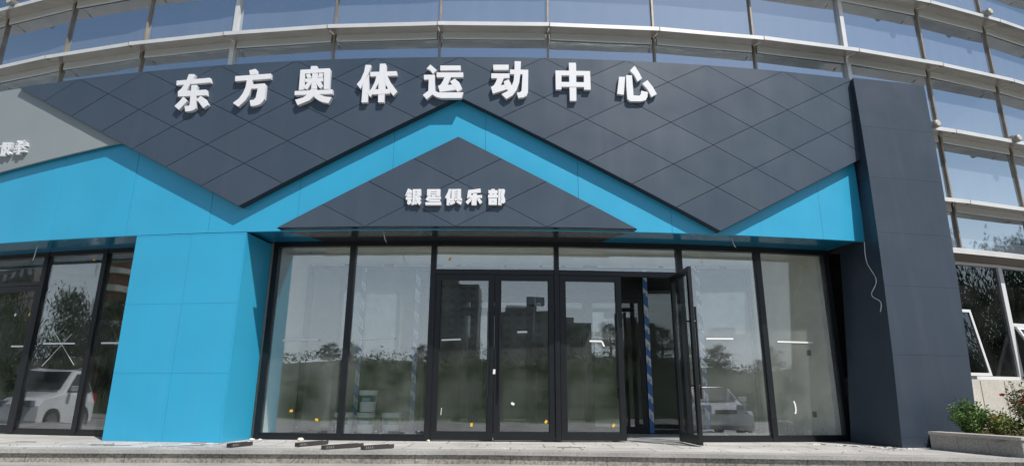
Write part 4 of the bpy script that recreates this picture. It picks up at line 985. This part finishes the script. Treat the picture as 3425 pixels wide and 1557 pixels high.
# weedy bank beyond the plaza, with bushes along its crest
b = MB(); NX, NY = 60, 14; g = []
def bank(x, y):
    t = min(1, max(0, (-y-10)/46)); return GZ-.05+6.6*t*t*(3-2*t)*(.8+.25*noise.noise(V((x*.03, 1, 0)))+.12*noise.noise(V((x*.15, y*.1, 3))))+.35*t*noise.noise(V((x*.6, y*.6, 5)))
for i in range(NX+1):
    g.append([b.bm.verts.new((-150+5*i, -10-4.5*j, bank(-150+5*i, -10-4.5*j))) for j in range(NY-2)])
for i in range(NX):
    for j in range(NY-3): b.bm.faces.new((g[i][j], g[i][j+1], g[i+1][j+1], g[i+1][j]))
tag(b.build('grassy_bank', 'hill', recalc=False, smooth=True), kind='structure')
rr = random.Random(40); lf = MB()
for k in range(15000):
    x = rr.uniform(-135, 135); hh = max(.25, 1.15+1.3*noise.noise(V((x*.11, 4, 0)))+.9*noise.noise(V((x*.45, 8, 0)))); y = -44+rr.uniform(-5, 5)
    p = V((x, y, bank(x, y)-.1+hh*rr.random()**.8))
    a = V((rr.uniform(-1, 1), rr.uniform(-1, 1), rr.uniform(-.3, 1))).normalized(); u = a.cross(V((rr.uniform(-1, 1), .3, rr.uniform(-1, 1)))).normalized(); l = rr.uniform(.18, .45)
    lf.face([p, p+a*l*.5+u*l*.25, p+a*l, p+a*l*.5-u*l*.25])
tag(lf.build('scrub', 'treeleaf', recalc=False), 'dense scrub along the crest of the weedy bank, mirrored in the glass', 'bushes', kind='stuff')
rs = random.Random(17)
xs = [-118+6.5*k for k in range(37)]
for k, x in enumerate(xs):
    yy = -47+rs.uniform(-5, 6); tree(x+rs.uniform(-2, 2), yy, rs.uniform(2.2, 3.8)*(1.4 if k % 7 == 0 else 1), 'leafy', 'leafy tree in the row across the field, mirrored in the shopfront glass', 'row of trees across the field', rs.uniform(0, 6)).location.z = bank(x, yy)-.25
def tower(x, y, wx, wy, h, m, lab, rot=0, round_=False, floors=None):
    t = thing('tower_block', (x, y, GZ), lab, 'building'); t.rotation_euler = (0, 0, 0)
    fl = floors or int(h/3); b = MB()
    if round_: b.lathe([(wx/2, GZ), (wx/2, GZ+h)], (x, y, 0), 20)
    else: b.box(x-wx/2, x+wx/2, y-wy/2, y+wy/2, GZ, GZ+h); b.box(x-wx/5, x+wx/6, y-wy/4, y+wy/4, GZ+h, GZ+h+3)
    b.build('wall', m, t)
    if round_:
        for k in range(1, fl):
            b = MB(); z = GZ+k*h/fl; b.lathe([(wx/2+1.3, z), (wx/2+1.3, z+.95), (wx/2+.01, z+.95)], (x, y, 0), 20); b.build('balcony', 'tbal', t)
    else:
        n = max(3, int(wx/4))
        for i in range(n):
            b = MB()
            for k in range(fl):
                z = GZ+.9+k*h/fl; cx = x-wx/2+(i+.5)*wx/n
                b.box(cx-1.0, cx+1.0, y+wy/2-.2, y+wy/2+.06, z, z+1.5)
            b.build('window_column', 'tglass', t)
tower(-31, -230, 26, 16, 45, 'tower1', 'grey tower block mirrored in the left glass door')
tower(14, -230, 34, 16, 34, 'tower1', 'broad grey tower block mirrored in the middle glass doors')
tower(50, -240, 20, 16, 31, 'tower1', 'narrow grey tower block mirrored in the third glass door')
tower(95, -250, 24, 16, 28, 'tower1', 'low grey block mirrored in the right panes')
tower(-108, -56, 15, 15, 40, 'tower2', 'round brown tower with curved pale balconies mirrored at the far left', round_=True, floors=13)
tower(-150, -40, 30, 20, 26, 'tower1', 'grey block behind the round brown tower')
def mast(x, y, h, lab):
    t = thing('floodlight_mast', (x, y, GZ), lab, 'floodlight', 'floodlight masts by the field')
    b = MB(); b.tube([(x, y, GZ), (x, y, GZ+h)], .12, 10, radii=[.16, .08]); b.build('pole', 'steel', t)
    b = MB(); b.box(x-1.0, x+1.0, y+.1, y+.2, GZ+h-.2, GZ+h); b.build('crossbar', 'steel', t)
    for k in (-.6, .6):
        b = MB(); b.box(x+k-.56, x+k+.56, y+.2, y+.7, GZ+h-.1, GZ+h+1.1); f = b.build('floodlight', 'frame', t)
        b = MB(); b.box(x+k-.46, x+k+.46, y+.702, y+.72, GZ+h+.0, GZ+h+1.0); b.build('lens', 'lamp', f)
mast(6, -62, 13, 'floodlight mast across the plaza mirrored in the second glass door'); mast(14.5, -66, 12.5, 'floodlight mast across the plaza mirrored in the third glass door')

def car(x, y, rot, prof, win, wid, lab, suv=True):
    """prof: side outline (x along the car, z); win: side window outline; front is +x"""
    t = thing('parked_car', (0, 0, 0), lab, 'car')
    def body(prof, w_, inset_z, inset):
        b = MB(); N = 5; rings = []
        for k in range(-N, N+1):
            u = k/N; yy = w_/2*u; fx = 1-.10*abs(u)**4; row = []
            for px, pz in prof:
                sh = max(0, pz-inset_z)*inset*(1 if abs(u) > .0 else 0)
                row.append(b.bm.verts.new((px*fx, yy-(sh*u), pz-(.05*abs(u)**6))))
            rings.append(row)
        n = len(prof)
        for r0, r1 in zip(rings, rings[1:]):
            for k in range(n): b.bm.faces.new((r0[k], r0[(k+1) % n], r1[(k+1) % n], r1[k]))
        b.bm.faces.new(rings[0]); b.bm.faces.new(rings[-1][::-1]); return b
    body(prof, wid, 1.0, .28).build('body', 'carpaint', t, smooth=False, bevel=.02)
    xf0, xr0, zb, zt, xf1, xr1 = win     # base front, base rear, bottom, top, roof front, roof rear
    for sd in (1, -1):
        b = MB()
        def Y(z): return sd*(wid/2-(max(0, z-1.0))*.28+.004-.0)
        for fa, fb in ((.03, .36), (.39, .70), (.73, .96)):
            L = lambda f, z: xf0+(xr0-xf0)*f if z == zb else xf1+(xr1-xf1)*f
            b.face([V((L(fa, zb), Y(zb), zb)), V((L(fb, zb), Y(zb), zb)), V((L(fb, zt), Y(zt), zt)), V((L(fa, zt), Y(zt), zt))])
        b.build('side_windows', 'carglass', t)
    dx = .03
    b = MB(); hw = wid/2-.14
    i_ = max(range(len(prof)-1), key=lambda k: (prof[k][1]-prof[k+1][1]) if prof[k][0] > 0 and prof[k+1][0]-prof[k][0] > .2 else -9)
    (xa, za), (xb, zb2) = prof[i_], prof[i_+1]
    q = lambda f, y, sh=.93: V(((xa+(xb-xa)*f)*sh+.05, y, za+(zb2-za)*f+.022))
    N_ = 6
    for k in range(N_):
        y0, y1 = -hw+2*hw*k/N_, -hw+2*hw*(k+1)/N_
        c0, c1 = 1-.10*abs(y0/(wid/2))**4, 1-.10*abs(y1/(wid/2))**4
        b.face([q(.94, y0, c0), q(.94, y1, c1), q(.08, y1*.88, c1), q(.08, y0*.88, c0)])
    b.build('windscreen', 'carglass', t)
    front = max(p[0] for p in prof); rear = min(p[0] for p in prof)
    for sd in (1, -1):
        b = MB(); b.obox((front-.16, sd*(wid/2-.27), .83), (.94, -sd*.34, 0), (sd*.34, .94, 0), (0, 0, 1), .07, .23, .085); b.build('headlight', 'lamp', t, bevel=.02)
        b = MB(); b.obox((rear+.04, sd*(wid/2-.2), .95), (1, 0, 0), (0, 1, 0), (0, 0, 1), .06, .12, .16); b.build('tail_light', 'redlens', t)
        b = MB(); b.obox((xf0-.25, sd*(wid/2+.11), zb+.1), (1, 0, 0), (0, 1, 0), (0, 0, 1), .07, .11, .07); b.build('mirror', 'carpaint', t, bevel=.02)
        if suv:
            b = MB(); b.tube([(xf1-.2, sd*.58, zt+.1), (xf1-.4, sd*.58, zt+.17), (xr1+.4, sd*.58, zt+.17), (xr1+.2, sd*.58, zt+.1)], .02, 6); b.build('roof_rail', 'chrome', t)
        for wx in (front-.85, rear+.85):
            b = MB(); b.tube([(wx, sd*(wid/2-.24), .36), (wx, sd*(wid/2+.01), .36)], .36, 24); wl = b.build('wheel', 'rubber', t)
            b = MB(); b.tube([(wx, sd*(wid/2-.0), .36), (wx, sd*(wid/2+.018), .36)], .23, 16); b.build('rim', 'chrome', wl)
    b = MB(); b.box(front-.05, front+.012, -.32, .32, .66, .78); b.build('grille', 'frame', t)
    t.location = (x, y, GZ); t.rotation_euler = (0, 0, rot)
    return t
suv = [(-2.35, .38), (-2.4, .9), (-2.3, 1.15), (-2.05, 1.72), (-1.7, 1.80), (.35, 1.80), (.62, 1.76), (1.25, 1.14), (2.15, 1.0), (2.36, .82), (2.38, .42), (2.2, .28), (-2.2, .28)]
car(-16.6, 5.5, rad(60), suv, (1.12, -2.1, 1.14, 1.66, .55, -1.85), 1.9, 'white off-roader with roof rails parked left of the steps, mirrored in the left glass')
hat = [(-2.0, .34), (-2.05, .85), (-1.85, 1.05), (-1.35, 1.42), (-.9, 1.48), (.2, 1.46), (1.05, .98), (1.85, .86), (2.1, .66), (2.12, .36), (1.95, .22), (-1.9, .22)]
car(8.7, 0.2, rad(105), hat, (1.0, -1.7, .98, 1.36, .25, -1.25), 1.76, 'white hatchback parked right of the steps, mirrored in the right panes', False)
